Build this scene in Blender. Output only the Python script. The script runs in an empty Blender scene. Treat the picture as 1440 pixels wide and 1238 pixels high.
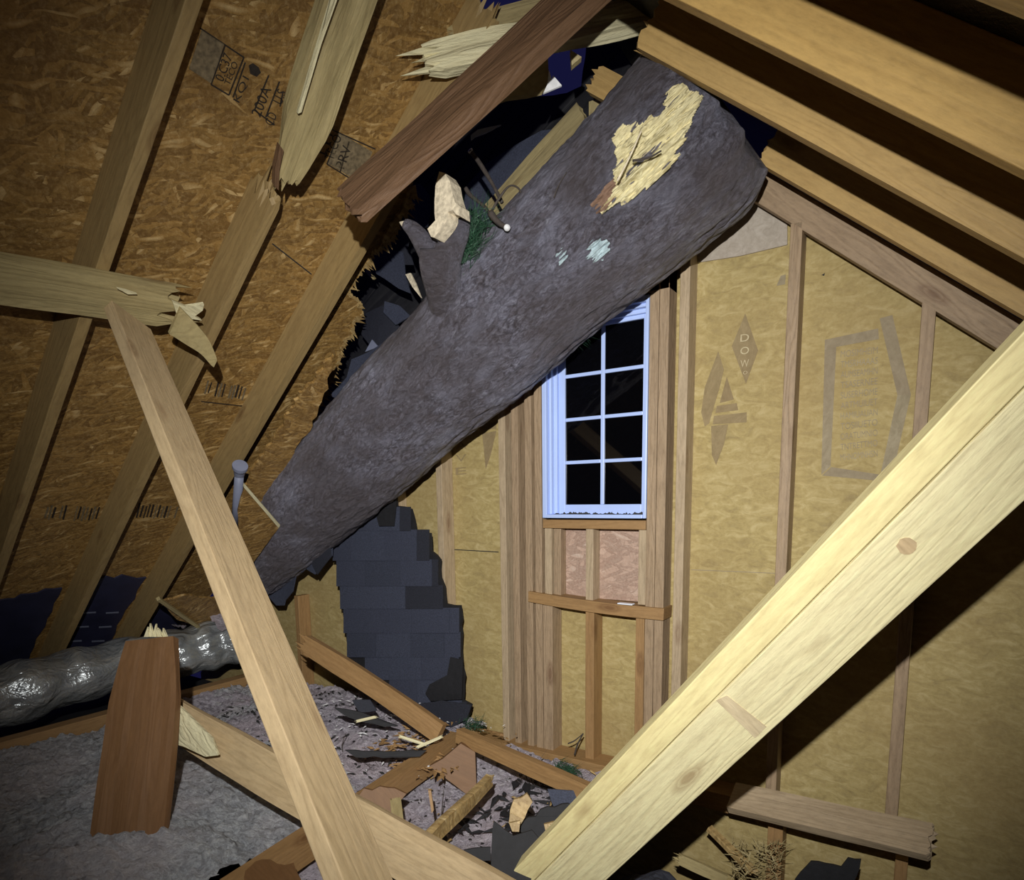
import bpy, bmesh, math, random
from mathutils import Vector, Matrix, noise
from mathutils.geometry import tessellate_polygon
PI = math.pi
S = bpy.context.scene
COL = S.collection
# ------------------------------------------------------------------ camera
F, CX, CY = 870.0, 720.0, 822.0
YAW, PITCH, ROLL = (math.radians(a) for a in (-34.12, -7.86, -0.8))
CAM = Vector((0, 0, 1.2))
fw = Vector((math.sin(YAW)*math.cos(PITCH), math.cos(YAW)*math.cos(PITCH), math.sin(PITCH)))
ri = Vector((math.cos(YAW), -math.sin(YAW), 0)); up = ri.cross(fw)
rr = math.cos(ROLL)*ri + math.sin(ROLL)*up; uu = -math.sin(ROLL)*ri + math.cos(ROLL)*up
cd = bpy.data.cameras.new('camera'); cam = bpy.data.objects.new('camera', cd); COL.objects.link(cam)
cam.matrix_world = Matrix(((rr.x, uu.x, -fw.x, CAM.x), (rr.y, uu.y, -fw.y, CAM.y), (rr.z, uu.z, -fw.z, CAM.z), (0, 0, 0, 1)))
cd.sensor_fit = 'HORIZONTAL'; cd.sensor_width = 36; cd.lens = F/1440*36
cd.shift_y = (CY-619)/1440; cd.clip_start = 0.02; cd.clip_end = 200
S.camera = cam
# ------------------------------------------------------------------ world, torch, exposure
w = bpy.data.worlds.new('night'); S.world = w; w.use_nodes = True
w.node_tree.nodes['Background'].inputs[0].default_value = (0.012, 0.012, 0.06, 1)
w.node_tree.nodes['Background'].inputs[1].default_value = 0.55
S.view_settings.view_transform = 'Standard'; S.view_settings.look = 'None'
S.view_settings.exposure = 0.0; S.view_settings.gamma = 1.0
LPOS = Vector((0.0, -0.10, 1.2+0.30))
ld = bpy.data.lights.new('torch', 'SPOT'); lo = bpy.data.objects.new('torch', ld); COL.objects.link(lo)
ld.energy = 575; ld.color = (1.0, 0.98, 0.93); ld.spot_size = math.radians(98); ld.spot_blend = 1.0; ld.shadow_soft_size = 0.012
ld.use_nodes = True
_nt = ld.node_tree; _em = _nt.nodes['Emission']; _lf = _nt.nodes.new('ShaderNodeLightFalloff')
_lf.inputs['Strength'].default_value = 1.0; _lf.inputs['Smooth'].default_value = 5.0
_nt.links.new(_lf.outputs['Quadratic'], _em.inputs['Strength'])
lo.location = LPOS
TGT = Vector((-1.52, 2.4, 1.10))
lo.rotation_euler = (TGT-LPOS).to_track_quat('-Z', 'Y').to_euler()

# ------------------------------------------------------------------ geometry helpers
TH = math.atan(10/12); CT, ST = math.cos(TH), math.sin(TH)
NL = Vector((-ST, 0, CT)); NR = Vector((ST, 0, CT))          # outward normals of the two roof slopes
DL, DR = 1.95, 0.47                                          # eye to the underside of the rafters
RD = 0.14
YW = 2.4
def ray(x, y): return rr*(x-CX) + uu*(CY-y) + fw*F
def PY(x, y, yy=YW): v = ray(x, y); return CAM + v*(yy/v.y)
def PZ(x, y, z): v = ray(x, y); return CAM + v*((z-CAM.z)/v.z)
def PLf(x, y, d=DL): v = ray(x, y); return CAM + v*(d/NL.dot(v))
def PRt(x, y, d=DR): v = ray(x, y); return CAM + v*(d/NR.dot(v))
def PD(x, y, d): return CAM + ray(x, y).normalized()*d
def LP(s, y, d): return CAM + Vector((CT*s, y, ST*s)) + NL*d     # left slope frame: s runs up the slope
def RP(s, y, d): return CAM + Vector((CT*s, y, -ST*s)) + NR*d    # right slope frame: s runs down the slope
RIDGE = Vector((-1.16, 0, 2.776))

def tag(o, label=None, cat=None, group=None, kind=None):
    if label: o['label'] = label
    if cat: o['category'] = cat
    if group: o['group'] = group
    if kind: o['kind'] = kind
    return o
def empty(name, loc, label, cat, group=None):
    o = bpy.data.objects.new(name, None); COL.objects.link(o); o.location = loc; o.empty_display_size = .1
    return tag(o, label, cat, group)
WM = {}
def mesh(name, verts, faces, m, parent=None, mw=None, smooth=False, origin=True):
    """verts in world space unless mw (object matrix) is given"""
    me = bpy.data.meshes.new(name)
    if mw is None:
        c = Vector((0, 0, 0))
        if origin:
            for v in verts: c += Vector(v)
            c /= len(verts)
        verts = [Vector(v)-c for v in verts]; mw = Matrix.Translation(c)
    me.from_pydata([tuple(v) for v in verts], [], faces); me.update()
    bm = bmesh.new(); bm.from_mesh(me); bmesh.ops.recalc_face_normals(bm, faces=bm.faces); bm.to_mesh(me); bm.free()
    if smooth:
        for p in me.polygons: p.use_smooth = True
    me.materials.append(m)
    o = bpy.data.objects.new(name, me); COL.objects.link(o)
    o.matrix_world = mw
    if parent is not None:
        o.parent = parent
        o.matrix_parent_inverse = parent_world(parent).inverted()
    WM[o.name] = mw.copy()
    return o
def parent_world(p):
    return WM[p.name] if p.name in WM else Matrix.Translation(p.location)

def frame(A, B, wdir):
    x = (B-A).normalized(); y = (wdir - x*wdir.dot(x)).normalized(); z = x.cross(y)
    return x, y, z
def board(name, A, B, wdir, W, T, m, jA=0, jB=0, seed=0, bow=0, bowz=0, parent=None, rough=0.0, taperA=1, taperB=1, twist=0, seg=None):
    """sawn board whose axis runs A->B, W wide along wdir, T thick; jA/jB = splinter length of a broken end"""
    rnd = random.Random(seed*7+3)
    x, y, z = frame(A, B, wdir); L = (B-A).length
    ny = 12 if (jA or jB) else 2; nz = 5 if (jA or jB) else 2
    ns = seg or (max(10, int(L/.05)) if (bow or bowz or twist or rough or jA or jB) else 2)
    ys = [-W/2 + W*i/(ny-1) for i in range(ny)]; zs = [-T/2 + T*i/(nz-1) for i in range(nz)]
    def jag(j):
        g = {}
        lo_ = [rnd.random() for _ in range(ny)]
        for a in range(ny):
            for b in range(nz):
                g[a, b] = j*(0.15 + 0.85*lo_[a]*(rnd.random()**.7)) if j else 0
        if j:
            for _ in range(4):
                a, b = rnd.randrange(ny), rnd.randrange(nz); g[a, b] = -j*.5*rnd.random()
        return g
    gA, gB = jag(jA), jag(jB)
    per = [(a, 0) for a in range(ny)] + [(ny-1, b) for b in range(1, nz)] + [(a, nz-1) for a in range(ny-2, -1, -1)] + [(0, b) for b in range(nz-2, 0, -1)]
    V = []; Fc = []
    def pos(t, a, b, xo):
        yy, zz = ys[a], zs[b]
        s = 1
        if taperA < 1 and t < .3: s = taperA + (1-taperA)*t/.3
        if taperB < 1 and t > .7: s = taperB + (1-taperB)*(1-t)/.3
        yy *= s
        if twist:
            c_, s_ = math.cos(twist*t), math.sin(twist*t); yy, zz = yy*c_-zz*s_, yy*s_+zz*c_
        q = Vector((xo, yy + bow*4*t*(1-t), zz + bowz*4*t*(1-t)))
        if rough: 
            n_ = noise.noise_vector(Vector((xo*4, yy*25+seed, zz*25)))*rough; q += Vector((0, n_.y, n_.z))
        return q
    np_ = len(per)
    for i in range(ns+1):
        t = i/ns
        for (a, b) in per:
            x0 = gA[a, b]; x1 = L-gB[a, b]
            V.append(pos(t, a, b, x0 + (x1-x0)*t))
    for i in range(ns):
        for k in range(np_):
            a0 = i*np_+k; a1 = i*np_+(k+1) % np_
            Fc.append((a0, a1, a1+np_, a0+np_))
    for end, g in ((0, gA), (1, gB)):
        idx = {}
        base = 0 if end == 0 else ns*np_
        for k, ab in enumerate(per): idx[ab] = base+k
        for a in range(1, ny-1):
            for b in range(1, nz-1):
                xo = g[a, b] if end == 0 else L-g[a, b]
                idx[a, b] = len(V); V.append(pos(end, a, b, xo))
        for a in range(ny-1):
            for b in range(nz-1):
                Fc.append((idx[a, b], idx[a+1, b], idx[a+1, b+1], idx[a, b+1]))
    mw = Matrix(((x.x, y.x, z.x, A.x), (x.y, y.y, z.y, A.y), (x.z, y.z, z.z, A.z), (0, 0, 0, 1)))
    o = mesh(name, V, Fc, m, parent, mw=mw)
    if not (jA or jB or rough):
        bv = o.modifiers.new('edge', 'BEVEL'); bv.width = .0025; bv.segments = 2; bv.limit_method = 'ANGLE'
    return o
def bx(name, x0, x1, y0, y1, z0, z1, m, parent=None, axis='x', bevel=.002):
    """axis-aligned box with its long axis as local x so the grain follows it"""
    c = Vector(((x0+x1)/2, (y0+y1)/2, (z0+z1)/2)); h = Vector(((x1-x0)/2, (y1-y0)/2, (z1-z0)/2))
    if axis == 'x': A, B, wd, W, T = c-Vector((h.x, 0, 0)), c+Vector((h.x, 0, 0)), Vector((0, 0, 1)), 2*h.z, 2*h.y
    elif axis == 'z': A, B, wd, W, T = c-Vector((0, 0, h.z)), c+Vector((0, 0, h.z)), Vector((1, 0, 0)), 2*h.x, 2*h.y
    else: A, B, wd, W, T = c-Vector((0, h.y, 0)), c+Vector((0, h.y, 0)), Vector((0, 0, 1)), 2*h.z, 2*h.x
    return board(name, A, B, wd, W, T, m, parent=parent)
def prism(name, pts, n, t, m, parent=None, warp=0, seed=0, sub=0):
    """flat outline pts (world) pushed t along n"""
    n = n.normalized()
    bm = bmesh.new()
    vs = [bm.verts.new(p) for p in pts]
    zz = n; bl = 0
    for i in range(len(pts)):
        for j in range(i):
            d_ = pts[i]-pts[j]; d_ = d_-n*d_.dot(n)
            if d_.length > bl: bl = d_.length; xx_ = d_.normalized()
    yy_ = zz.cross(xx_)
    for tri_ in tessellate_polygon([[Vector((p.dot(xx_), p.dot(yy_), 0)) for p in pts]]):
        try: bm.faces.new([vs[i] for i in tri_])
        except ValueError: pass
    if sub:
        for _ in range(sub):
            es = [e for e in bm.edges if e.calc_length() > .06]
            if not es: break
            bmesh.ops.subdivide_edges(bm, edges=es, cuts=1)
            bmesh.ops.triangulate(bm, faces=bm.faces)
    r = bmesh.ops.extrude_face_region(bm, geom=list(bm.faces))
    for g in r['geom']:
        if isinstance(g, bmesh.types.BMVert): g.co += n*t
    if warp:
        for v in bm.verts: v.co += n*warp*noise.noise(v.co*3.1+Vector((seed*3.3, 0, 0)))*1.0
    bmesh.ops.recalc_face_normals(bm, faces=bm.faces)
    c = sum((v.co for v in bm.verts), Vector())/len(bm.verts)
    V = [Vector(((v.co-c).dot(xx_), (v.co-c).dot(yy_), (v.co-c).dot(zz))) for v in bm.verts]; bm.verts.index_update()
    Fc = [tuple(v.index for v in f.verts) for f in bm.faces]; bm.free()
    return mesh(name, V, Fc, m, parent, mw=Matrix(((xx_.x, yy_.x, zz.x, c.x), (xx_.y, yy_.y, zz.y, c.y), (xx_.z, yy_.z, zz.z, c.z), (0, 0, 0, 1))))
def jagline(P, amp, step, seed=0):
    rnd = random.Random(seed); out = []
    for (a, b) in zip(P[:-1], P[1:]):
        d = math.hypot(b[0]-a[0], b[1]-a[1]); n = max(1, int(d/step)); nx, ny_ = -(b[1]-a[1])/max(d, 1e-6), (b[0]-a[0])/max(d, 1e-6)
        for i in range(n):
            t = i/n; o = (rnd.random()*2-1)*amp*(1 if i else .4)
            out.append((a[0]+(b[0]-a[0])*t+nx*o, a[1]+(b[1]-a[1])*t+ny_*o))
    out.append(P[-1]); return out
def tube(name, P, R, m, parent=None, n=12, noise_amp=0, seed=0, caps=True, capm=None, squash=1, smooth=True):
    """skin of circles along the polyline P with radii R"""
    V = []; Fc = []
    prev = None
    for i, p in enumerate(P):
        t = (P[min(i+1, len(P)-1)]-P[max(i-1, 0)]).normalized()
        if prev is None: u_ = t.orthogonal().normalized()
        else: u_ = (prev - t*prev.dot(t)).normalized()
        prev = u_; v_ = t.cross(u_)
        for k in range(n):
            a = 2*PI*k/n; r = R[i]
            d = u_*math.cos(a)+v_*math.sin(a)
            q = p+d*r
            if noise_amp: q += d*noise_amp*noise.noise(q*14+Vector((seed*2.1, 0, 0)))
            V.append(q)
    for i in range(len(P)-1):
        for k in range(n):
            Fc.append((i*n+k, i*n+(k+1) % n, (i+1)*n+(k+1) % n, (i+1)*n+k))
    if caps: Fc.append(tuple(range(n))); Fc.append(tuple((len(P)-1)*n+k for k in range(n)))
    return mesh(name, V, Fc, m, parent, smooth=smooth)
def lerp(a, b, t): return a+(b-a)*t
def curve_pts(P, n):
    """Catmull-Rom through P"""
    out = []
    for i in range(len(P)-1):
        p0, p1, p2, p3 = P[max(i-1, 0)], P[i], P[i+1], P[min(i+2, len(P)-1)]
        for k in range(n):
            t = k/n
            out.append(.5*((2*p1)+(p2-p0)*t+(2*p0-5*p1+4*p2-p3)*t*t+(3*p1-p0-3*p2+p3)*t**3))
    out.append(P[-1]); return out

# ------------------------------------------------------------------ materials
def newmat(name):
    m = bpy.data.materials.new(name); m.use_nodes = True
    nt = m.node_tree; b = nt.nodes['Principled BSDF']
    return m, nt, b
class N:
    def __init__(s, nt): s.nt = nt
    def n(s, t, **kw):
        nd = s.nt.nodes.new(t)
        for k, v in kw.items(): setattr(nd, k, v)
        return nd
    def l(s, a, b): s.nt.links.new(a, b)
    def math(s, op, a, b=None, c=None, clamp=False):
        nd = s.n('ShaderNodeMath', operation=op); nd.use_clamp = clamp
        for i, v in enumerate((a, b, c)):
            if v is None: continue
            if isinstance(v, (int, float)): nd.inputs[i].default_value = v
            else: s.l(v, nd.inputs[i])
        return nd.outputs[0]
    def map(s, vec, scale=(1, 1, 1), rot=(0, 0, 0), loc=(0, 0, 0)):
        nd = s.n('ShaderNodeMapping'); nd.inputs['Scale'].default_value = scale; nd.inputs['Rotation'].default_value = rot; nd.inputs['Location'].default_value = loc
        s.l(vec, nd.inputs['Vector']); return nd.outputs[0]
    def noise(s, vec, scale, detail=4, rough=.55, dist=0):
        nd = s.n('ShaderNodeTexNoise'); nd.inputs['Scale'].default_value = scale; nd.inputs['Detail'].default_value = detail
        nd.inputs['Roughness'].default_value = rough; nd.inputs['Distortion'].default_value = dist; s.l(vec, nd.inputs['Vector']); return nd
    def ramp(s, fac, stops):
        nd = s.n('ShaderNodeValToRGB'); e = nd.color_ramp.elements
        e[0].position, e[0].color = stops[0][0], (*stops[0][1], 1); e[1].position, e[1].color = stops[-1][0], (*stops[-1][1], 1)
        for p, c in stops[1:-1]:
            q = e.new(p); q.color = (*c, 1)
        s.l(fac, nd.inputs[0]); return nd.outputs[0]
    def mix(s, fac, a, b, mode='MIX'):
        nd = s.n('ShaderNodeMix', data_type='RGBA', blend_type=mode)
        for i, v in ((0, fac), (6, a), (7, b)):
            if isinstance(v, (int, float)): nd.inputs[i].default_value = v
            elif isinstance(v, tuple): nd.inputs[i].default_value = (*v, 1)
            else: s.l(v, nd.inputs[i])
        return nd.outputs[2]
    def bump(s, h, strength, dist, b):
        nd = s.n('ShaderNodeBump'); nd.inputs['Strength'].default_value = strength; nd.inputs['Distance'].default_value = dist
        s.l(h, nd.inputs['Height']); s.l(nd.outputs[0], b.inputs['Normal']); return nd
    def coords(s, rand=True):
        tc = s.n('ShaderNodeTexCoord'); v = tc.outputs['Object']
        if rand:
            oi = s.n('ShaderNodeObjectInfo'); mu = s.math('MULTIPLY', oi.outputs['Random'], 37.0)
            cb = s.n('ShaderNodeCombineXYZ'); s.l(mu, cb.inputs[0]); s.l(mu, cb.inputs[1]); s.l(mu, cb.inputs[2])
            ad = s.n('ShaderNodeVectorMath', operation='ADD'); s.l(v, ad.inputs[0]); s.l(cb.outputs[0], ad.inputs[1]); v = ad.outputs[0]
        return v
def sc(c, k): return tuple(min(1, x*k) for x in c)
def wood(name, base, dark=.55, light=1.2, grain=1.0, bumpy=.25, knots=True, rough=.62, tone=None):
    m, nt, b = newmat(name); g = N(nt); v = g.coords()
    v1 = g.map(v, (1.2, 26, 26)); n1 = g.noise(v1, 2.2, 7, .6, .4)
    v2 = g.map(v, (.55, 5.5, 5.5)); n2 = g.noise(v2, 1.6, 3, .5, .3)
    wv = g.math('SINE', g.math('MULTIPLY', n2.outputs[0], 95.0*grain))
    wv = g.math('MULTIPLY_ADD', wv, .5, .5)
    wv = g.math('POWER', wv, 2.2)
    n3 = g.noise(g.map(v, (1, 3, 3)), 1.3, 2)
    c = g.ramp(n1.outputs[0], [(.25, sc(base, (dark+1)/2)), (.5, base), (.78, sc(base, light))])
    c = g.mix(g.math('MULTIPLY', wv, .42), c, sc((base[0], base[1]*.88, base[2]*.7), dark))
    c = g.mix(g.math('MULTIPLY', n3.outputs[0], .5), c, tone or (base[0]*.8, base[1]*.8, base[2]*1.0))
    n5 = g.noise(g.map(v, (6, 22, 22)), 5, 6, .7)
    c = g.mix(.30, c, g.ramp(n5.outputs[0], [(.3, sc(base, dark)), (.5, base), (.7, sc(base, light*1.1))]))
    h = g.math('ADD', g.math('ADD', n1.outputs[0], g.math('MULTIPLY', wv, -.35)), g.math('MULTIPLY', n5.outputs[0], .8))
    if knots:
        vo = g.n('ShaderNodeTexVoronoi', feature='F1'); vo.inputs['Scale'].default_value = 1.0
        g.l(g.map(v, (2.6, 8, 8)), vo.inputs['Vector'])
        nk = g.noise(v, 30, 2); dd = g.math('ADD', vo.outputs['Distance'], g.math('MULTIPLY', nk.outputs[0], .035))
        k = g.ramp(dd, [(.075, (1, 1, 1)), (.11, (.45, .45, .45)), (.125, (.75, .75, .75)), (.20, (0, 0, 0))])
        c = g.mix(g.math('MULTIPLY', k, .75), c, (base[0]*.42, base[1]*.32, base[2]*.28))
    g.l(c, b.inputs['Base Color']); b.inputs['Roughness'].default_value = rough
    g.bump(h, bumpy, .004, b)
    return m
M = {}
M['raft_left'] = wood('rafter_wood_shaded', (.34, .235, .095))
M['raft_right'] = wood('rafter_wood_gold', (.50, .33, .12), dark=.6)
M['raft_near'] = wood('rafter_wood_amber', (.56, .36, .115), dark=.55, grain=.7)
M['brace'] = wood('brace_wood', (.86, .77, .44), dark=.6, bumpy=.5, grain=1.0)
M['brace_smooth'] = wood('brace_wood_smooth', (.88, .76, .38), dark=.6, bumpy=.2)
M['brace_joint'] = wood('brace_joint_wood', (.70, .58, .36), dark=.55, bumpy=.4)
M['web'] = wood('web_wood', (.60, .45, .25), dark=.55)
M['stud'] = wood('stud_wood', (.37, .265, .165), dark=.40, bumpy=.5, tone=(.26, .18, .12))
M['stud_pale'] = wood('stud_wood_pale', (.45, .35, .23), dark=.42, tone=(.33, .24, .155))
M['red'] = wood('rough_red_wood', (.155, .085, .042), dark=.5, bumpy=.7, knots=False)
M['brown'] = wood('brown_plank', (.19, .095, .036), dark=.7, bumpy=.15, knots=False)
M['fresh'] = wood('fresh_splintered_wood', (.80, .74, .46), dark=.62, bumpy=1.0, knots=False, light=1.1)
M['joist'] = wood('joist_wood', (.34, .20, .08), dark=.6)
M['olive'] = wood('split_rafter_wood', (.42, .34, .16), dark=.55, bumpy=.4)

def osb(name, c0, c1, c2, rand=True):
    m, nt, b = newmat(name); g = N(nt); v = g.coords(rand)
    nz_ = g.noise(v, 4.0, 2)
    warp = g.n('ShaderNodeVectorMath', operation='MULTIPLY_ADD'); g.l(nz_.outputs[1], warp.inputs[0]); warp.inputs[1].default_value = (.10, .10, .0); g.l(v, warp.inputs[2])
    vv = warp.outputs[0]
    col = None; hh = None
    for i, (ang, sx, k) in enumerate(((1.67, 7, 5), (2.3, 9, 4.5), (.95, 8, 5), (3.0, 10, 4), (1.9, 15, 5), (1.25, 12, 6))):
        vm = g.map(vv, (1, 1, 1), (0, 0, ang), (i*3.17, i*1.73, 0)); vm = g.map(vm, (sx, sx*k, 3))
        vo = g.n('ShaderNodeTexVoronoi', feature='F1'); vo.inputs['Scale'].default_value = 1.0; vo.inputs['Randomness'].default_value = 1
        g.l(vm, vo.inputs['Vector'])
        sep = g.n('ShaderNodeSeparateColor'); g.l(vo.outputs['Color'], sep.inputs[0])
        edge = g.math('MULTIPLY', vo.outputs['Distance'], .35)
        hv = g.math('SUBTRACT', sep.outputs[0], edge)
        ci = g.ramp(hv, [(-.0, c0), (.25, sc(c1, .72)), (.5, c1), (.72, sc(c1, 1.2)), (.9, c2)])
        if col is None: col, hh = ci, hv
        else:
            msk = g.math('GREATER_THAN', sep.outputs[1], .60)
            col = g.mix(msk, col, ci); hm = g.n('ShaderNodeMix'); g.l(msk, hm.inputs[0]); g.l(hh, hm.inputs[2]); g.l(hv, hm.inputs[3]); hh = hm.outputs[0]
    fine = g.noise(g.map(v, (60, 60, 60)), 1.5, 5, .65); big = g.noise(v, 2.2, 3)
    col = g.mix(.35, col, g.ramp(fine.outputs[0], [(.3, sc(c0, .8)), (.5, c1), (.72, c2)]))
    col = g.mix(g.math('MULTIPLY', big.outputs[0], .35), col, sc(c1, .8))
    g.l(col, b.inputs['Base Color']); b.inputs['Roughness'].default_value = .5
    g.bump(g.math('ADD', hh, g.math('MULTIPLY', fine.outputs[0], .5)), .8, .006, b)
    return m
M['osb'] = osb('osb_sheathing', (.13, .065, .018), (.32, .185, .055), (.74, .54, .26), rand=False)
M['osb_bit'] = osb('osb_torn', (.26, .16, .06), (.45, .31, .13), (.8, .64, .36))
M['osb_shaded'] = osb('osb_shaded', (.010, .006, .003), (.016, .010, .005), (.03, .02, .01), rand=False)  # near-black colour carries the shadow between the right rafters
M['osb_pink'] = osb('osb_weathered', (.34, .22, .17), (.46, .32, .25), (.62, .50, .42))

def fibre(name, base, lo_, hi, bumpd=.35, sc1=(3, 3, 9), speck=0, rand=True):
    m, nt, b = newmat(name); g = N(nt); v = g.coords(rand)
    n1 = g.noise(g.map(v, sc1), 9, 6, .65, 1.2); n2 = g.noise(v, 1.7, 3); n3 = g.noise(v, 60, 4, .7)
    c = g.ramp(n1.outputs[0], [(.28, lo_), (.5, base), (.74, hi)])
    c = g.mix(g.ramp(n2.outputs[0], [(.38, (0, 0, 0)), (.68, (.65, .65, .65))]), c, (base[0]*.80, base[1]*.72, base[2]*.72))
    c = g.mix(.22, c, g.ramp(n3.outputs[0], [(.3, lo_), (.7, hi)]))
    g.l(c, b.inputs['Base Color']); b.inputs['Roughness'].default_value = .8
    g.bump(g.math('ADD', n1.outputs[0], g.math('MULTIPLY', n3.outputs[0], .5)), bumpd, .006, b)
    return m
M['foam'] = fibre('yellow_sheathing', (.39, .30, .115), (.25, .185, .075), (.58, .48, .25), rand=False, sc1=(1.5, 3, 4))
M['foam_print'] = fibre('sheathing_print', (.27, .205, .105), (.20, .15, .07), (.36, .28, .15), sc1=(1.5, 3, 4))
M['foam_print2'] = fibre('sheathing_print_grey', (.30, .25, .16), (.22, .18, .11), (.42, .36, .25), sc1=(1.5, 3, 4))
M['foam_light'] = fibre('sheathing_scuffed', (.50, .43, .27), (.40, .33, .18), (.66, .58, .40), sc1=(1.5, 3, 4))
M['greypanel'] = fibre('grey_panel', (.40, .35, .29), (.30, .26, .21), (.52, .47, .41))

def bark():
    m, nt, b = newmat('bark'); g = N(nt); v = g.coords(False)
    vs = g.map(v, (1.0, 2.0, 2.0))
    nw = g.noise(vs, 4, 3); wp = g.n('ShaderNodeVectorMath', operation='MULTIPLY_ADD'); g.l(nw.outputs[1], wp.inputs[0]); wp.inputs[1].default_value = (.14, .14, .14); g.l(vs, wp.inputs[2])
    vo = g.n('ShaderNodeTexVoronoi', feature='DISTANCE_TO_EDGE'); vo.inputs['Scale'].default_value = 16; g.l(wp.outputs[0], vo.inputs['Vector'])
    vc = g.n('ShaderNodeTexVoronoi', feature='F1'); vc.inputs['Scale'].default_value = 16; g.l(wp.outputs[0], vc.inputs['Vector'])
    n1 = g.noise(vs, 42, 9, .80, .15); n2 = g.noise(v, 2.6, 4); n4 = g.noise(vs, 7, 4, .6)
    sepc = g.n('ShaderNodeSeparateColor'); g.l(vc.outputs['Color'], sepc.inputs[0])
    c = g.ramp(n1.outputs[0], [(.3, (.045, .04, .05)), (.46, (.21, .20, .255)), (.58, (.44, .44, .57)), (.70, (.85, .89, 1.0))])  # palest stop paints bluish highlights into the bark colour
    c = g.mix(g.math('MULTIPLY', sepc.outputs[0], .4), c, (.15, .115, .11))
    edge = g.ramp(vo.outputs[0], [(0, (.25, .25, .25)), (.12, (1, 1, 1))])
    c = g.mix(.5, c, edge, 'MULTIPLY')
    c = g.mix(g.ramp(n4.outputs[0], [(.45, (0, 0, 0)), (.75, (.7, .7, .7))]), c, (.45, .46, .60))
    c = g.mix(g.ramp(n2.outputs[0], [(.40, (0, 0, 0)), (.62, (.75, .75, .75))]), c, (.14, .118, .125))
    g.l(c, b.inputs['Base Color']); b.inputs['Roughness'].default_value = .42
    g.bump(g.math('ADD', g.math('MULTIPLY', vo.outputs[0], .45), g.math('ADD', n1.outputs[0], g.math('MULTIPLY', n4.outputs[0], .5))), 1.0, .030, b)
    return m
M['bark'] = bark()
def plain(name, c, rough=.6, metal=0, bump=0, bscale=30, var=.25, c2=None):
    m, nt, b = newmat(name); g = N(nt); v = g.coords()
    n1 = g.noise(v, bscale, 5, .6)
    cc = g.ramp(n1.outputs[0], [(.3, sc(c, 1-var)), (.7, c2 or sc(c, 1+var))])
    g.l(cc, b.inputs['Base Color']); b.inputs['Roughness'].default_value = rough; b.inputs['Metallic'].default_value = metal
    if bump: g.bump(n1.outputs[0], bump, .005, b)
    return m
M['shingle'] = plain('shingle_slate', (.034, .040, .066), .8, bump=.5, bscale=160, var=.35)
M['shingle_b'] = plain('shingle_slate_light', (.042, .049, .080), .8, bump=.5, bscale=160, var=.35)
M['shingle_c'] = plain('shingle_slate_dark', (.018, .020, .032), .8, bump=.5, bscale=160, var=.3)
M['shingle_d'] = plain('shingle_slate_mid', (.038, .044, .073), .8, bump=.5, bscale=160, var=.3)
M['felt'] = plain('black_felt', (.010, .010, .013), .75, bump=.3, bscale=40)
M['vinyl'] = plain('white_vinyl', (.46, .59, .97), .35, var=.04, bscale=6)
M['caulk'] = plain('torn_caulk', (.75, .76, .78), .7, bump=.4)
M['dirt'] = plain('dirt', (.02, .02, .02), .8, bump=.6)
M['nail'] = plain('steel', (.3, .3, .32), .35, 1)
M['pipe'] = plain('grey_pipe', (.20, .22, .31), .4, var=.12, bscale=12)
M['ink'] = plain('black_ink', (.022, .016, .012), .7, var=.5, bscale=60)
M['ink_grey'] = plain('grey_ink', (.17, .13, .075), .7, var=.5, bscale=70)
M['vent'] = plain('navy_vent_chute', (.022, .024, .06), .55, bump=.2, bscale=8)
M['lichen'] = plain('pale_lichen', (.36, .46, .50), .85, bump=.6, bscale=60, var=.3)
M['bare'] = wood('bare_wood_under_bark', (.78, .72, .46), dark=.5, bumpy=1.6, knots=False, light=1.25, tone=(.72, .56, .20))
M['cutwood'] = plain('cut_branch_wood', (.72, .63, .47), .7, bump=.7, bscale=60, var=.35)
M['needle'] = plain('pine_needles', (.022, .075, .038), .6, var=.4, bscale=60)
M['twig'] = plain('twig', (.06, .048, .042), .8, bump=.5, bscale=60)
M['foil'] = None
m, nt, b = newmat('duct_foil'); g = N(nt); v = g.coords(False)
n1 = g.noise(g.map(v, (2.2, 1, 2.2)), 3, 3, .5, 1.8); n2 = g.noise(v, 16, 3, .6, 1)
g.l(g.ramp(n1.outputs[0], [(.3, (.30, .32, .34)), (.7, (.60, .64, .66))]), b.inputs['Base Color'])
b.inputs['Metallic'].default_value = .6; b.inputs['Roughness'].default_value = .3
g.bump(g.math('ADD', n1.outputs[0], g.math('MULTIPLY', n2.outputs[0], .35)), .9, .035, b); M['foil'] = m
def fluff(name, c, c2, dk):
    m, nt, b = newmat(name); g = N(nt); v = g.coords(False)
    n1 = g.noise(v, 34, 10, .8, .2); n2 = g.noise(v, 2.2, 3); n3 = g.noise(v, 14, 6, .7)
    cc = g.ramp(n1.outputs[0], [(.36, sc(dk, .75)), (.47, dk), (.56, c), (.68, sc(c, 1.2))])
    cc = g.mix(g.ramp(n2.outputs[0], [(.42, (0, 0, 0)), (.62, (1, 1, 1))]), cc, g.mix(.5, cc, c2))
    g.l(cc, b.inputs['Base Color']); b.inputs['Roughness'].default_value = .95
    g.bump(g.math('ADD', n1.outputs[0], n3.outputs[0]), 1.0, .045, b); return m
M['ins'] = fluff('white_insulation', (.86, .90, .96), (.9, .80, .84), (.58, .60, .66))
M['ins_pink'] = fluff('pinkish_insulation', (.90, .84, .95), (.9, .74, .82), (.62, .56, .66))
m, nt, b = newmat('window_glass'); b.inputs['Base Color'].default_value = (.004, .004, .006, 1); b.inputs['Roughness'].default_value = .03
b.inputs['Specular IOR Level'].default_value = .55; b.inputs['Transmission Weight'].default_value = .6; M['glass'] = m
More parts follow.
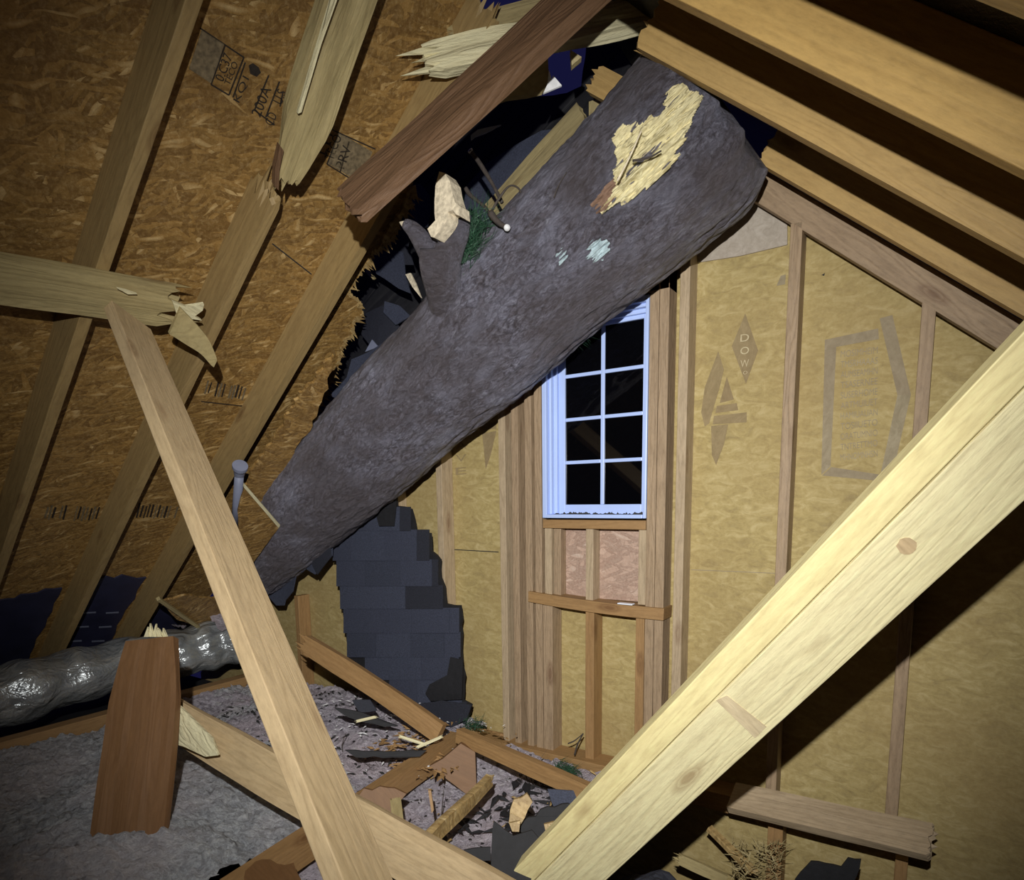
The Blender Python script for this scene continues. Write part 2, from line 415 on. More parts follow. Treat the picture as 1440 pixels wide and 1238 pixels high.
m, nt, b = newmat('clear_wrap'); b.inputs['Base Color'].default_value = (.8, .85, .95, 1); b.inputs['Roughness'].default_value = .2; M['wrap'] = m

def text_mark(s, p0, p1, height, nrm, m, parent, name='printed_text'):
    """flat lettering: baseline from p0 to p1 (world), normal nrm towards the eye"""
    cu = bpy.data.curves.new('txt', 'FONT'); cu.body = s; cu.size = 1; cu.extrude = 0.0
    to = bpy.data.objects.new('txt', cu); COL.objects.link(to)
    dg = bpy.context.evaluated_depsgraph_get(); me = to.evaluated_get(dg).to_mesh()
    vs = [v.co.copy() for v in me.vertices]; fs = [tuple(p.vertices) for p in me.polygons]
    bpy.data.objects.remove(to); bpy.data.curves.remove(cu)
    if not vs: return None
    x0 = min(v.x for v in vs); x1 = max(v.x for v in vs); y0 = min(v.y for v in vs); y1 = max(v.y for v in vs)
    X = (p1-p0); L = X.length; X = X.normalized(); Yd = nrm.cross(X).normalized()
    W = [p0 + X*((v.x-x0)/(x1-x0)*L) + Yd*((v.y-y0)/(y1-y0)*height) for v in vs]
    return mesh(name, W, fs, m, parent)

# ================================================================== STRUCTURE
def struct(o): o['kind'] = 'structure'; return o
# --- roof deck, left slope: outline in pixels along the torn edge, then far corners on the slope
DS = DL+RD
torn_px = [(566, 262), (580, 262), (577, 290), (584, 294), (562, 304), (556, 330), (540, 352), (522, 366), (505, 392), (488, 408), (508, 432), (510, 444), (497, 468), (482, 500),
           (470, 528), (452, 566), (440, 600), (418, 622), (408, 660), (398, 684), (386, 704)]
torn = [PLf(x, y, DS) for (x, y) in jagline(torn_px, 5, 7, 4)]
sR = 2.55
def s_of(p): q = p-CAM; return q.x*CT+q.z*ST
s_ridge = s_of(Vector((-1.16, 0, 2.776)))+RD*.83
out = [LP(s_ridge, -1.6, DS), LP(s_ridge, 1.80, DS), LP(s_of(torn[0])+.05, 1.80, DS)] + torn + \
      [LP(s_of(torn[-1])-.25, 2.30, DS), LP(-4.3, 2.26, DS), LP(-4.3, .5, DS), LP(-4.3, -1.6, DS)]
o = struct(prism('ceiling_left', out, NL, .012, M['osb']))
ceilL = o
tag(o, 'brown oriented strand board roof deck with printed stamps and a torn edge', 'roof deck')
# right slope deck
out = [RP(-s_ridge+.0, -1.6, DR+RD), RP(2.75, -1.6, DR+RD), RP(2.75, 2.62, DR+RD), RP(-.55, 2.62, DR+RD), RP(-.62, 1.9, DR+RD), RP(-1.20, 1.84, DR+RD), RP(-s_ridge+.0, 1.72, DR+RD)]
xs = lambda p: (p-CAM).x*CT-(p-CAM).z*ST
sr_r = xs(RIDGE)-RD*.83
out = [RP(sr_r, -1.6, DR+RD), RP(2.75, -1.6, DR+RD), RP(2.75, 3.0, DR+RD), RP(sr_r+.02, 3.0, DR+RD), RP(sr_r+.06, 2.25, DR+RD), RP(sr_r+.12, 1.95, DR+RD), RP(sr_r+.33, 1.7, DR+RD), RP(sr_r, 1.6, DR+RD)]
o = struct(prism('ceiling_right', out, NR, .012, M['osb_shaded'])); tag(o, 'roof deck of the right hand slope, rafter shade put into its colour', 'roof deck')
# floor under everything
o = struct(bx('floor', -4.7, 2.6, -1.6, 2.6, -.75, -.70, M['dirt'])); tag(o, 'dark floor below the joists', 'floor')
o = struct(bx('floor', -4.8, -.95, -1.6, YW-.005, -.11, -.09, M['dirt'])); tag(o, 'dark board ceiling under the loose insulation', 'floor')
# gable wall sheathing (pentagon) behind the studs
zr = lambda x, d=DR: CAM.z+(d-ST*x)/CT
zl = lambda x, d=DL: CAM.z+(d+ST*x)/CT
YS = YW+.089
gp = [Vector((-4.6, YS, -.7)), Vector((2.3, YS, -.7)), Vector((2.3, YS, max(-.6, zr(2.3)))), Vector((-1.16, YS, 2.776+.05)), Vector((-4.6, YS, max(-.6, zl(-4.6))))]
o = struct(prism('wall_back', gp, Vector((0, 1, 0)), .03, M['foam'])); wallB = o
tag(o, 'yellow fibrous gable sheathing with faint printed logos', 'wall')
# night outside is the world; walls behind the eye close the attic
o = struct(bx('wall_front', -4.7, 2.6, -1.66, -1.6, -.7, 2.9, M['osb_shaded'])); tag(o, 'dark rear wall of the attic', 'wall')

# ================================================================== RAFTERS
def rafterL(yfar, s0, s1, label, m='raft_left', T=.038, group=None, **k):
    A = LP(s0, yfar-T/2, DL+RD/2); B = LP(s1, yfar-T/2, DL+RD/2)
    return tag(board('rafter', A, B, NL, RD, T, M[m], **k), label, 'rafter', group)
def rafterR(ynear, s0, s1, label, m='raft_right', T=.038, **k):
    A = RP(s0, ynear+T/2, DR+RD/2); B = RP(s1, ynear+T/2, DR+RD/2)
    return tag(board('rafter', A, B, NR, RD, T, M[m], **k), label, 'rafter')
sl_top = s_of(RIDGE)
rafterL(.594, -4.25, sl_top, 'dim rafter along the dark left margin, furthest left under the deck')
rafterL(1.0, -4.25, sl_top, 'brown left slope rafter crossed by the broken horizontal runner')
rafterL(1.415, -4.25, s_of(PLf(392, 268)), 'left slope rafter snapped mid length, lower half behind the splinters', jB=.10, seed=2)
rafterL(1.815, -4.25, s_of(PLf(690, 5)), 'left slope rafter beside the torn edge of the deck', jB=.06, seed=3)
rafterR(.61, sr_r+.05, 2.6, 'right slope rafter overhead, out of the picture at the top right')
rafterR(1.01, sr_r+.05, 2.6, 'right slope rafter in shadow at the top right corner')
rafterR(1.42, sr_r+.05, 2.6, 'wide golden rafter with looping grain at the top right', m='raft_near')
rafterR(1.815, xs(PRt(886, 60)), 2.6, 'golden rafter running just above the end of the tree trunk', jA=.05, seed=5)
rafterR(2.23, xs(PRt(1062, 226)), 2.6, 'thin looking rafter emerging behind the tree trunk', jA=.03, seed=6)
# gable end rafter and raked plate
A = RP(xs(PY(1050, 275)), YW+.045, DR+.10); B = RP(2.6, YW+.045, DR+.10)
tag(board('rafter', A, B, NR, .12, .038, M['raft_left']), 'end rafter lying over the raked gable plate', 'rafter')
A = RP(xs(PY(1046, 276)), YW+.019, .4515); B = RP(2.6, YW+.019, .4515)
tag(board('raked_plate', A, B, NR, .089, .038, M['stud']), 'sloping plate capping the gable studs on the right', 'plate')
tag(board('raked_plate', LP(-3.9, YW+.019, DL-.02), LP(s_of(Vector((-1.3, 0, zl(-1.3)))), YW+.019, DL-.02), NL, .089, .038, M['stud']), 'sloping plate of the gable hidden behind the trunk', 'plate')
# short broken remainder near the ridge
tag(board('broken_rafter', PY(835, 112, 2.2), PY(905, 150, 2.2), NR, .085, .038, M['raft_right'], jA=.03, jB=.03, seed=11), 'short brown rafter remnant in the dark above the trunk', 'broken lumber')

# ================================================================== CAMERA-SIDE WEBS (big members)
def web(label, name, p0, d0, p1, d1, W, T, m, face, ext0=0, ext1=0, **k):
    A = PD(*p0, d0); B = PD(*p1, d1); dr = (B-A).normalized(); A = A-dr*ext0; B = B+dr*ext1
    x = (B-A).normalized(); wd = x.cross(face).normalized()
    return tag(board(name, A, B, wd, W, T, m, **k), label, 'timber')
def edge_board(name, label, M0, d0, M1, d1, w_, t_, W, T, m, e0=0, e1=0, cat='timber', **k):
    """board whose near long corner runs through two sight points; w_ and t_ point away from that corner"""
    A = PD(*M0, d0); B = PD(*M1, d1); x = (B-A).normalized(); A = A-x*e0; B = B+x*e1
    w_ = Vector(w_); w_ = (w_-x*w_.dot(x)).normalized(); t_ = Vector(t_); t_ = (t_-x*t_.dot(x)-w_*t_.dot(w_)); t_ = (t_-x*t_.dot(x)).normalized()
    off = w_*W/2+t_*T/2
    return tag(board(name, A+off, B+off, w_, W, T, m, **k), label, cat)
BM0, BM1 = PD(1440, 546, 1.34), PD(753, 1238, 1.95); bdx = (BM1-BM0).normalized(); bw = Vector((.729, .397, -.557)); bw = (bw-bdx*bw.dot(bdx)).normalized(); bt = bdx.cross(bw); bt = bt if bt.y > 0 else -bt
def brace(label, w0, w1, T, m, seed):
    c0 = BM0-bdx*.24+bw*(w0+w1)/2+bt*T/2; c1 = BM1+bdx*.4+bw*(w0+w1)/2+bt*T/2
    return tag(board('diagonal_brace', c0, c1, bw, w1-w0, T, M[m]), label, 'timber')
wide_b = brace('wide rough pale yellow diagonal timber crossing the lower right', .0015, .14, .038, 'brace', 1)
brace('narrow smooth pale timber fixed along the upper edge of the wide diagonal one', -.064, -.0015, .038, 'brace_smooth', 2)
edge_board('leaning_brace', 'long tan timber leaning from the broken runner down across the duct', (172, 460), 2.35, (478, 1225), 1.2,
           (-.149, .896, -.419), (-.67, -.403, -.623), .14, .038, M['web'], e0=.16, e1=.04)
edge_board('fallen_rafter', 'rough reddish broken rafter hanging diagonally below the roof hole', (495, 302), 2.05, (790, 32), 2.2,
           (-.65, .22, .72), (-.12, .91, -.39), 0.14, .045, M['red'], e1=.45, jA=.03, rough=.006, seed=21)
# runner under the left rafters, broken end
A = PLf(-260, 350, DL-.019); B = PLf(262, 434, DL-.019)
run = tag(board('horizontal_runner', A, B, Vector((CT, 0, ST)), .15, .034, M['olive'], jB=.17, seed=31, rough=.004), 'broken horizontal runner nailed under the left rafters with a shattered end', 'timber')
fr = M['fresh']
prism('splinter', [PLf(x, y, DL-.05) for x, y in [(243, 425), (262, 432), (287, 428), (285, 437), (274, 445), (284, 451), (250, 446)]], NL, .012, fr, run)
prism('splinter', [PLf(x, y, DL-.06) for x, y in [(165, 406), (178, 409), (193, 414), (180, 414)]], NL, .008, fr, run)
# bent strip peeled from its lower edge
P0 = [PLf(x, y, DL-.06-.05*i) for i, (x, y) in enumerate([(246, 452), (268, 470), (288, 488), (303, 512)])]
P0 = curve_pts(P0, 5); V = []; Fc = []
for i, p in enumerate(P0):
    ww = .05*(1-i/len(P0))**.6+.006
    u_ = Vector((CT, 0, ST))
    V += [p+u_*ww, p-u_*ww, p-u_*ww+NL*.012, p+u_*ww+NL*.012]
for i in range(len(P0)-1):
    for k in range(4): Fc.append((i*4+k, i*4+(k+1) % 4, (i+1)*4+(k+1) % 4, (i+1)*4+k))
Fc += [(0, 1, 2, 3), tuple((len(P0)-1)*4+k for k in range(4))]
mesh('peeled_strip', V, Fc, M['olive'], run)
# snapped upper half of the second rafter, knocked flat below the deck
xax = PLf(400, 258, DL-.05); xbx = PLf(508, -60, DL-.02)
tag(board('snapped_rafter', xax, xbx, Vector((0, 1, 0)), .145, .038, M['olive'], jA=.05, taperA=.45, seed=41, rough=.008), 'upper half of a snapped rafter with a long pale split, rounded broken tip', 'broken lumber')
fs = prism('wood_splinter', [PLf(x, y, DL-.085) for x, y in [(468, -5), (476, -5), (452, 62), (424, 158), (419, 160), (436, 100)]], NL, .01, fr)
tag(fs, 'thin bright sliver lifting off the snapped rafter', 'splinter')
prism_c = tag(prism('wood_splinter', [PLf(x, y, DL-.08) for x, y in [(394, 205), (399, 212), (393, 240), (392, 268), (386, 262), (387, 236)]], NL, .02, M['red']), 'dark curled splinter at the tip of the snapped rafter', 'splinter')
# fresh pale plank behind the red rafter
tag(board('splintered_plank', PD(586, 90, 2.62), PD(936, 14, 2.72), uu, .092, .04, fr, jA=.14, jB=.12, seed=51, rough=.01), 'fresh pale splintered plank passing behind the red rafter', 'broken lumber')
tag(board('broken_plank', PD(628, 50, 2.75), PD(860, -12, 2.85), uu, .06, .04, M['olive'], jA=.03, jB=.02, seed=52), 'dull tan plank just above the fresh splintered plank', 'broken lumber')
tag(prism('deck_fragment', [PD(x, y, 2.62) for x, y in [(660, 150), (692, 100), (770, 70), (772, 112), (762, 128), (740, 133), (712, 136), (697, 141), (672, 150)]], fw, .02, M['olive'], warp=.01), 'olive board fragment in the hole below the red rafter', 'broken lumber')
tag(prism('shingle_sliver', [PD(x, y, 2.6) for x, y in [(772, 98), (776, 112), (778, 106), (790, 120), (764, 131), (770, 118)]], fw, .006, M['caulk']), 'small white torn sliver beside the olive fragment', 'splinter')
tag(prism('shingle_sliver', [PD(x, y, 2.6) for x, y in [(662, 190), (672, 182), (705, 175), (684, 186), (668, 192), (662, 197)]], fw, .006, M['pipe']), 'pale curved sliver floating against the dark felt', 'splinter')
tag(prism('wood_splinter', [PD(x, y, 2.6) for x, y in [(802, 70), (818, 80), (804, 92)]], fw, .02, M['olive']), 'small tan triangular wood chip high in the hole', 'splinter')
# two by six poking up behind the trunk
tag(board('broken_rafter', PY(694, 310, 2.36), PY(826, 168, 2.36), Vector((-.5, .2, .8)), .17, .045, M['olive'], jB=.01, seed=61, rough=.004), 'olive broken rafter with a square sawn end behind the trunk', 'broken lumber')
tag(prism('wood_block', [PY(x, y, 2.3) for x, y in [(828, 143), (843, 138), (860, 152), (846, 182), (828, 196)]], Vector((0, 1, 0)), .05, M['olive']), 'short square block end touching the broken rafter above the trunk', 'broken lumber')

# ================================================================== GABLE FRAMING
def X(px, py, yy=YW): return PY(px, py, yy).x
def Zz(px, py, yy=YW): return PY(px, py, yy).z
def stud(x0, z0, z1, label, m='stud', T=.038, group=None, y0=YW, y1=YW+.087):
    return tag(bx('wall_stud', x0, x0+T, y0, y1, z0, z1, M[m], axis='z'), label, 'stud', group)
ztop = lambda x: (zr(x, DR-.065) if x > -1.16 else zl(x, DL-.065))
stud(X(414, 850), -.1, .62, 'short brown stud with a splintered top left of the shingle sheet', 'joist')
stud(X(548, 690), -.02, ztop(X(548, 690))-.03, 'stud mostly hidden behind the hanging shingle sheet', 'stud_pale')
stud(X(612, 640), -.02, 1.62, 'pale knotty stud between the shingle sheet and the window posts', 'stud_pale')
xs4 = [X(702, 700), X(716, 700)+.015, X(733, 700)+.02, X(762, 700)-.039]
for xx, lb, mm in zip(xs4, ['leftmost post of the group left of the window', 'second post of the group left of the window', 'third, roughest post of the group left of the window', 'jack post touching the left side of the window'], ['stud_pale', 'stud', 'stud', 'stud']):
    stud(xx, .0, 1.95, lb, mm, .036)
xr = X(911, 600)
stud(xr, .0, 2.05, 'jack post touching the right side of the window', 'stud')
stud(xr+.040, .0, 2.15, 'dark post between the jack post and the pale corner post', 'stud')
stud(X(954, 500), .0, ztop(X(954, 500)), 'tall pale post right of the window', 'stud_pale')
stud(X(1099, 600), -.0, ztop(X(1099, 600)), 'tall stud between the two bays of printed sheathing')
stud(X(1281, 640), -.02, ztop(X(1281, 600)), 'rightmost tall stud, meeting the sloping plate')
stud(X(1078, 1200), -.7, -.03, 'wide stud below the small ledge, left one', 'joist', .055)
stud(X(1258, 1220), -.7, -.06, 'stud below the small ledge, right one', 'joist')
# window opening
wx0, wx1 = X(762, 600)+.002, X(911, 600)-.002; wz0, wz1 = Zz(835, 729), Zz(870, 423)
tag(bx('window_header', wx0-.03, wx1+.08, YW-.0, YW+.085, wz1+.008, wz1+.10, M['joist']), 'brown header above the window, partly hidden by the trunk', 'header')
tag(bx('rough_sill', wx0, wx1, YW-.002, YW+.086, wz0-.046, wz0-.008, M['joist']), 'brown sill board under the white window', 'sill')
hz = .735
bh = board('sagging_ledger', Vector((X(745, 845), YW+.035, Zz(745, 840)+.005)), Vector((X(935, 860), YW+.035, Zz(933, 862)-.005)), Vector((0, 0, 1)), .05, .10, M['joist'], bow=-.008, seg=14)
tag(bh, 'dusty crosspiece below the pink panels under the window', 'ledger')
for x0, lb in ((wx0+.005, 'left cripple stud under the window'), (X(823, 790), 'middle cripple stud under the window'), (X(897, 790), 'right cripple stud under the window')):
    tag(bx('cripple_stud', x0, x0+.036, YW+.004, YW+.086, hz+.02, wz0-.047, M['stud_pale'], axis='z'), lb, 'stud')
tag(bx('cripple_stud', wx0+.045, wx0+.08, YW+.02, YW+.086, hz+.02, wz0-.047, M['stud'], axis='z'), 'second cripple stud from the left under the window', 'stud')
for x0, x1, lb in ((wx0+.08, X(823, 790), 'left pink weathered panel under the window'), (X(823, 790)+.036, X(897, 790), 'right pink weathered panel under the window')):
    tag(bx('backing_panel', x0, x1, YW+.066, YW+.076, hz+.02, wz0-.047, M['osb_pink'], axis='z'), lb, 'panel')
stud(xs4[3]+.040, .0, hz-.02, 'roughest split post under the left end of the dusty crosspiece', 'stud', .05)
stud(X(823, 950), .0, hz-.025, 'middle stud below the dusty crosspiece', 'joist', .042)
stud(wx1-.038, .0, hz-.03, 'stud below the right end of the dusty crosspiece', 'joist')
# bottom plate and ledges
tag(board('bottom_plate', Vector((X(655, 1030), YW+.02, Zz(655, 1030)-.035)), Vector((-.45, YW+.02, .0)), Vector((0, 0, 1)), .075, .12, M['joist'], bow=.006, seg=14), 'brown bottom plate along the foot of the gable studs', 'plate')
cap = tag(bx('plastic_scrap', X(872, 838), X(893, 843), YW-.03, YW+.0, hz+.02, hz+.026, M['wrap']), 'scrap of clear wrap lying on the dusty crosspiece', 'scrap')
A = PY(1030, 1122, 2.30); B = PY(1314, 1186, 2.22)
tag(board('small_ledge', A, B, Vector((0, -.86, -.5)), .115, .036, M['stud_pale'], rough=.003, seed=3, jB=.02), 'weathered board ledge jutting out at the foot of the wall on the right', 'ledge')
# window
win = empty('window_1', Vector(((wx0+wx1)/2, YW+.04, wz0)), 'white vinyl window with eight dark panes, corner hidden by the trunk', 'window'); win['kind'] = 'structure'
vm = M['vinyl']
def wb(name, x0, x1, y0, y1, z0, z1, m=vm, p=win): return bx(name, x0, x1, y0, y1, z0, z1, m, p)
fwid = .022
wb('frame', wx0, wx0+fwid, YW-.004, YW+.085, wz0, wz1); wb('frame', wx1-fwid*.6, wx1, YW-.004, YW+.085, wz0, wz1)
wb('frame', wx0+fwid, wx1-fwid*.6, YW-.004, YW+.085, wz1-fwid, wz1); wb('window_sill', wx0+fwid, wx1-fwid*.6, YW-.008, YW+.085, wz0, wz0+.016)
ix0, ix1, iz0, iz1 = wx0+fwid, wx1-fwid*.6, wz0+.016, wz1-fwid
for k, (st, dy) in enumerate(((.012, .02), (.026, .045))):
    wb('inner_stop', ix0, ix0+st, YW+dy, YW+.085, iz0, iz1); wb('inner_stop', ix0+st, ix1, YW+dy, YW+.085, iz1-st*1.1, iz1)
# sash: placed where the panes are seen
sy = YW+.066
gx0, gx1 = X(795, 620, sy), X(903.5, 620, sy); gz0, gz1 = Zz(850, 709.5, sy), Zz(850, 458, sy)
wb('sash', ix0+.026, gx0, sy-.004, sy+.018, iz0, iz1); wb('sash', gx1, ix1, sy-.004, sy+.018, iz0, iz1)
wb('sash', gx0, gx1, sy-.004, sy+.018, iz0, gz0); wb('sash', gx0, gx1, sy-.004, sy+.018, gz1, iz1)
gm = (gx0+gx1)/2
wb('muntin', gm-.0085, gm+.0085, sy-.002, sy+.012, gz0, gz1)
for k in (1, 2, 3):
    zc = gz0+(gz1-gz0)*k/4
    for a, b_ in ((gx0, gm-.0085), (gm+.0085, gx1)): wb('muntin', a, b_, sy-.002, sy+.012, zc-.0075, zc+.0075)
mesh('glass', [Vector((gx0, sy+.006, gz0)), Vector((gx1, sy+.006, gz0)), Vector((gx1, sy+.006, gz1)), Vector((gx0, sy+.006, gz1)),
               Vector((gx0, sy+.010, gz0)), Vector((gx1, sy+.010, gz0)), Vector((gx1, sy+.010, gz1)), Vector((gx0, sy+.010, gz1))],
     [(0, 1, 2, 3), (4, 5, 6, 7), (0, 1, 5, 4), (1, 2, 6, 5), (2, 3, 7, 6), (3, 0, 4, 7)], M['glass'], win)
rnd = random.Random(5)
V = []; Fc = []
for i in range(46):
    x0 = wx0+.05+rnd.random()*(wx1-wx0-.09); w_ = .008+rnd.random()*.03; z_ = wz0+.016; h_ = .003+rnd.random()*.009; y_ = YW+.0+rnd.random()*.03
    b_ = len(V); V += [Vector((x0, y_, z_)), Vector((x0+w_, y_+.004, z_)), Vector((x0+w_*.8, y_+.01, z_)), Vector((x0+w_*.1, y_+.012, z_)), Vector((x0+w_*.4, y_+.004, z_+h_))]
    Fc += [(b_, b_+1, b_+4), (b_+1, b_+2, b_+4), (b_+2, b_+3, b_+4), (b_+3, b_, b_+4), (b_, b_+3, b_+2, b_+1)]
tag(mesh('dirt_crumbs', V, Fc, M['dirt'], win), None, None, None, 'stuff')

# --- gable sheathing details
yP = YS-.0012; back = Vector((0, 1, 0))
def pm(name, pts, m='foam_print', t=.001, yy=yP): return prism(name, [PY(x, y, yy) for x, y in pts], back, t, M[m], wallB)
tag(prism('grey_sheathing_piece', [PY(x, y, YS-.008) for x, y in [(962, 372), (1040, 360), (1107, 344), (1107, 300), (1045, 270), (960, 300)]], back, .007, M['greypanel']), 'pale grey sheathing scrap at the top of the gable beside the tall post', 'panel')
pm('printed_diamond', [(1048, 441), (1066, 493), (1049, 540), (1029, 487)])
for s_, yy in (('D', 481), ('O', 499), ('W', 517)):
    text_mark(s_, PY(1041, yy, yP-.0014), PY(1053, yy-1.5, yP-.0014), .026, -back, M['foam_light'], wallB)
text_mark('O', PY(1045, 527, yP-.0014), PY(1051, 526, yP-.0014), .012, -back, M['foam_light'], wallB)
pm('printed_blade', [(1010, 494), (1018, 520), (1012, 545), (1005, 568), (997, 596), (991, 600), (986, 580), (991, 545)])
pm('printed_triangle', [(1022, 530), (1032, 562), (1012, 567)]); pm('printed_stripe', [(1008, 571), (1036, 567), (1038, 577), (1006, 581)])
pm('printed_stripe', [(1004, 585), (1050, 580), (1050, 594), (1002, 597)])
pm('printed_tail', [(1000, 599), (1024, 597), (1018, 625), (1007, 654), (1001, 640)])
g2 = 'foam_print2'
pm('printed_frame', [(1160, 478), (1235, 462), (1236, 477), (1176, 488), (1168, 656), (1155, 668)], g2)
pm('printed_frame', [(1169, 657), (1240, 668), (1232, 676), (1156, 669)], g2)
pm('printed_bar', [(1237, 448), (1255, 443), (1281, 555), (1262, 556)], g2); pm('printed_bar', [(1262, 556), (1281, 555), (1258, 655), (1238, 668)], g2)
rnd = random.Random(8)
for k in range(11):
    y0 = 500+k*14.5
    text_mark(''.join(rnd.choice('HEIMNOSATUR') for _ in range(9)), PY(1182, y0+3, yP-.0004), PY(1234, y0-3, yP-.0004), .022, -back, M[g2], wallB)
# left bay marks
text_mark('O', PY(640, 612, yP), PY(657, 611, yP), .04, -back, M['foam_print'], wallB)
for s_, yy in (('A', 632), ('V', 650), ('E', 668)): text_mark(s_, PY(641, yy, yP), PY(656, yy-1, yP), .035, -back, M['foam_print'], wallB)
pm('printed_triangle', [(686, 562), (694, 590), (678, 592)]); pm('printed_stripe', [(676, 597), (698, 594), (698, 603), (674, 606)]); pm('printed_tail', [(678, 610), (698, 606), (690, 640), (683, 660)])
pm('sheathing_seam', [(636, 772.5), (701, 776), (701, 777.3), (636, 773.6)], 'dirt'); pm('sheathing_seam', [(972, 801), (1092, 806), (1092, 807), (972, 802)], 'foam_print2')
pm('dirt_spot', [(1155, 387), (1160, 384), (1159, 388)], 'dirt')
pm('printed_leaf', [(1092, 402), (1098, 388), (1105, 386), (1104, 400)], g2)

# --- stamps on the roof deck
dP = DS-.0015
def dm(s_, a, b_, h, m='ink'): return text_mark(s_, PLf(*a, dP), PLf(*b_, dP), h, -NL, M[m], ceilL)
def dpoly(name, pts, m='ink'): return prism(name, [PLf(x, y, dP) for x, y in pts], NL, .001, M[m], ceilL)
def dline(a, b_, w_=1.6, m='ink'):
    dx, dy = b_[0]-a[0], b_[1]-a[1]; L = math.hypot(dx, dy); nx, ny_ = -dy/L*w_/2, dx/L*w_/2
    return dpoly('stamp_line', [(a[0]+nx, a[1]+ny_), (b_[0]+nx, b_[1]+ny_), (b_[0]-nx, b_[1]-ny_), (a[0]-nx, a[1]-ny_)], m)
dpoly('stamp_block', [(284, 42), (315, 62), (298, 118), (266, 97)], 'ink_grey')
for a, b_ in (((282, 40), (343, 81)), ((317, 63), (297, 119)), ((343, 81), (322, 134)), ((297, 119), (322, 134)), ((345, 88), (328, 137)), ((378, 106), (358, 155)), ((393, 115), (374, 165)), ((358, 155), (386, 176)), ((398, 130), (394, 150))):
    dline(a, b_, 2.0)
for a, b_ in (((459, 176), (470, 184)), ((476, 189), (460, 231)), ((491, 199), (478, 243)), ((460, 231), (500, 256)), ((470, 184), (528, 210))): dline(a, b_, 1.8)
dm('0.C37', (314, 116), (327, 80), .026); dm('TECO', (323, 121), (335, 90), .018); dm('KQ1', (338, 146), (352, 112), .024)
dm('200A', (366, 166), (382, 126), .032); dm('U.S.', (396, 148), (404, 128), .03); dm('CD', (384, 178), (390, 162), .03)
dpoly('stamp_blot', [(350, 92), (356, 89), (364, 95), (367, 102), (361, 108), (352, 104)])
dpoly('stamp_block', [(476, 186), (524, 214), (505, 256), (461, 230)], 'ink_grey')
dm('TECO', (468, 226), (481, 193), .035); dm('PRV', (484, 238), (495, 208), .038); dm('LY1', (457, 218), (468, 190), .024)
rnd = random.Random(3)
for (x0, y0, x1, y1, n_) in ((288, 542, 350, 552, 13), (58, 718, 140, 720, 16), (192, 716, 250, 718, 12)):
    for k in range(n_):
        t = k/n_; x = x0+(x1-x0)*t; y = y0+(y1-y0)*t
        if rnd.random() < .8: dline((x, y+10+rnd.random()*4), (x+5, y-8+rnd.random()*4), 1.3+rnd.random()*1.6, 'ink' if rnd.random() < .5 else 'ink_grey')
dline((283, 565), (346, 572), 1.3)
dline((383, 343), (438, 386), 1.6, 'dirt')

# ================================================================== TREE
T1 = PY(1005, 166, 2.12); T2 = PY(400, 742, 2.12); tdir = (T2-T1).normalized()
TA = T1-tdir*.03; TB = T2+tdir*.38; TL = (TB-TA).length
TR0, TR1 = .275, .235
tmw_x, tmw_y, tmw_z = frame(TA, TB, Vector((0, -1, 0)))
TM = Matrix(((tmw_x.x, tmw_y.x, tmw_z.x, TA.x), (tmw_x.y, tmw_y.y, tmw_z.y, TA.y), (tmw_x.z, tmw_y.z, tmw_z.z, TA.z), (0, 0, 0, 1)))
def trad(u, a):
    r = lerp(TR0, TR1, u/TL)
    q = Vector((u*1.1, math.cos(a)*r*2.2, math.sin(a)*r*2.2))
    r += .018*noise.noise(q*2.0)
    q2 = Vector((u*7, math.cos(a)*r*26, math.sin(a)*r*26)) + noise.noise_vector(q*5)*.25
    r += .008*(1-abs(noise.noise(q2))*2.2) + .004*noise.noise(q2*2.3) + .003*noise.noise(q2*5)
    return r
def tpt(u, a, off=0):
    r = trad(u, a)+off
    if u < .10: r -= .05*(1-u/.10)**2; u -= .03*noise.noise(Vector((math.cos(a)*3, math.sin(a)*3, 4)))*(1-u/.10)
    return Vector((u, math.cos(a)*r, math.sin(a)*r))
nu, na = 420, 200
V = [tpt(TL*i/nu, 2*PI*k/na) for i in range(nu+1) for k in range(na)]
Fc = [(i*na+k, i*na+(k+1) % na, (i+1)*na+(k+1) % na, (i+1)*na+k) for i in range(nu) for k in range(na)]
Fc += [tuple(range(na)), tuple(nu*na+k for k in range(na))]
trunk = mesh('tree_trunk', V, Fc, M['bark'], None, mw=TM, smooth=True)
tag(trunk, 'massive grey tree trunk crashed diagonally through the roof', 'tree')
TMi = TM.inverted()
def hit(px, py):
    """sight line onto the trunk's mean cylinder -> (u, angle)"""
    o_ = TMi @ CAM; d_ = (TMi.to_3x3() @ ray(px, py)).normalized(); r = .27
    for _ in range(3):
        a = d_.y**2+d_.z**2; b_ = 2*(o_.y*d_.y+o_.z*d_.z); c_ = o_.y**2+o_.z**2-r*r; ds = max(0, b_*b_-4*a*c_)
        t = (-b_-math.sqrt(ds))/(2*a); p = o_+d_*t; r = lerp(TR0, TR1, p.x/TL)
    return p.x, math.atan2(p.z, p.y)
def inpoly(x, y, P):
    r = False; j = len(P)-1
    for i in range(len(P)):
        if (P[i][1] > y) != (P[j][1] > y) and x < (P[j][0]-P[i][0])*(y-P[i][1])/(P[j][1]-P[i][1])+P[i][0]: r = not r
        j = i
    return r
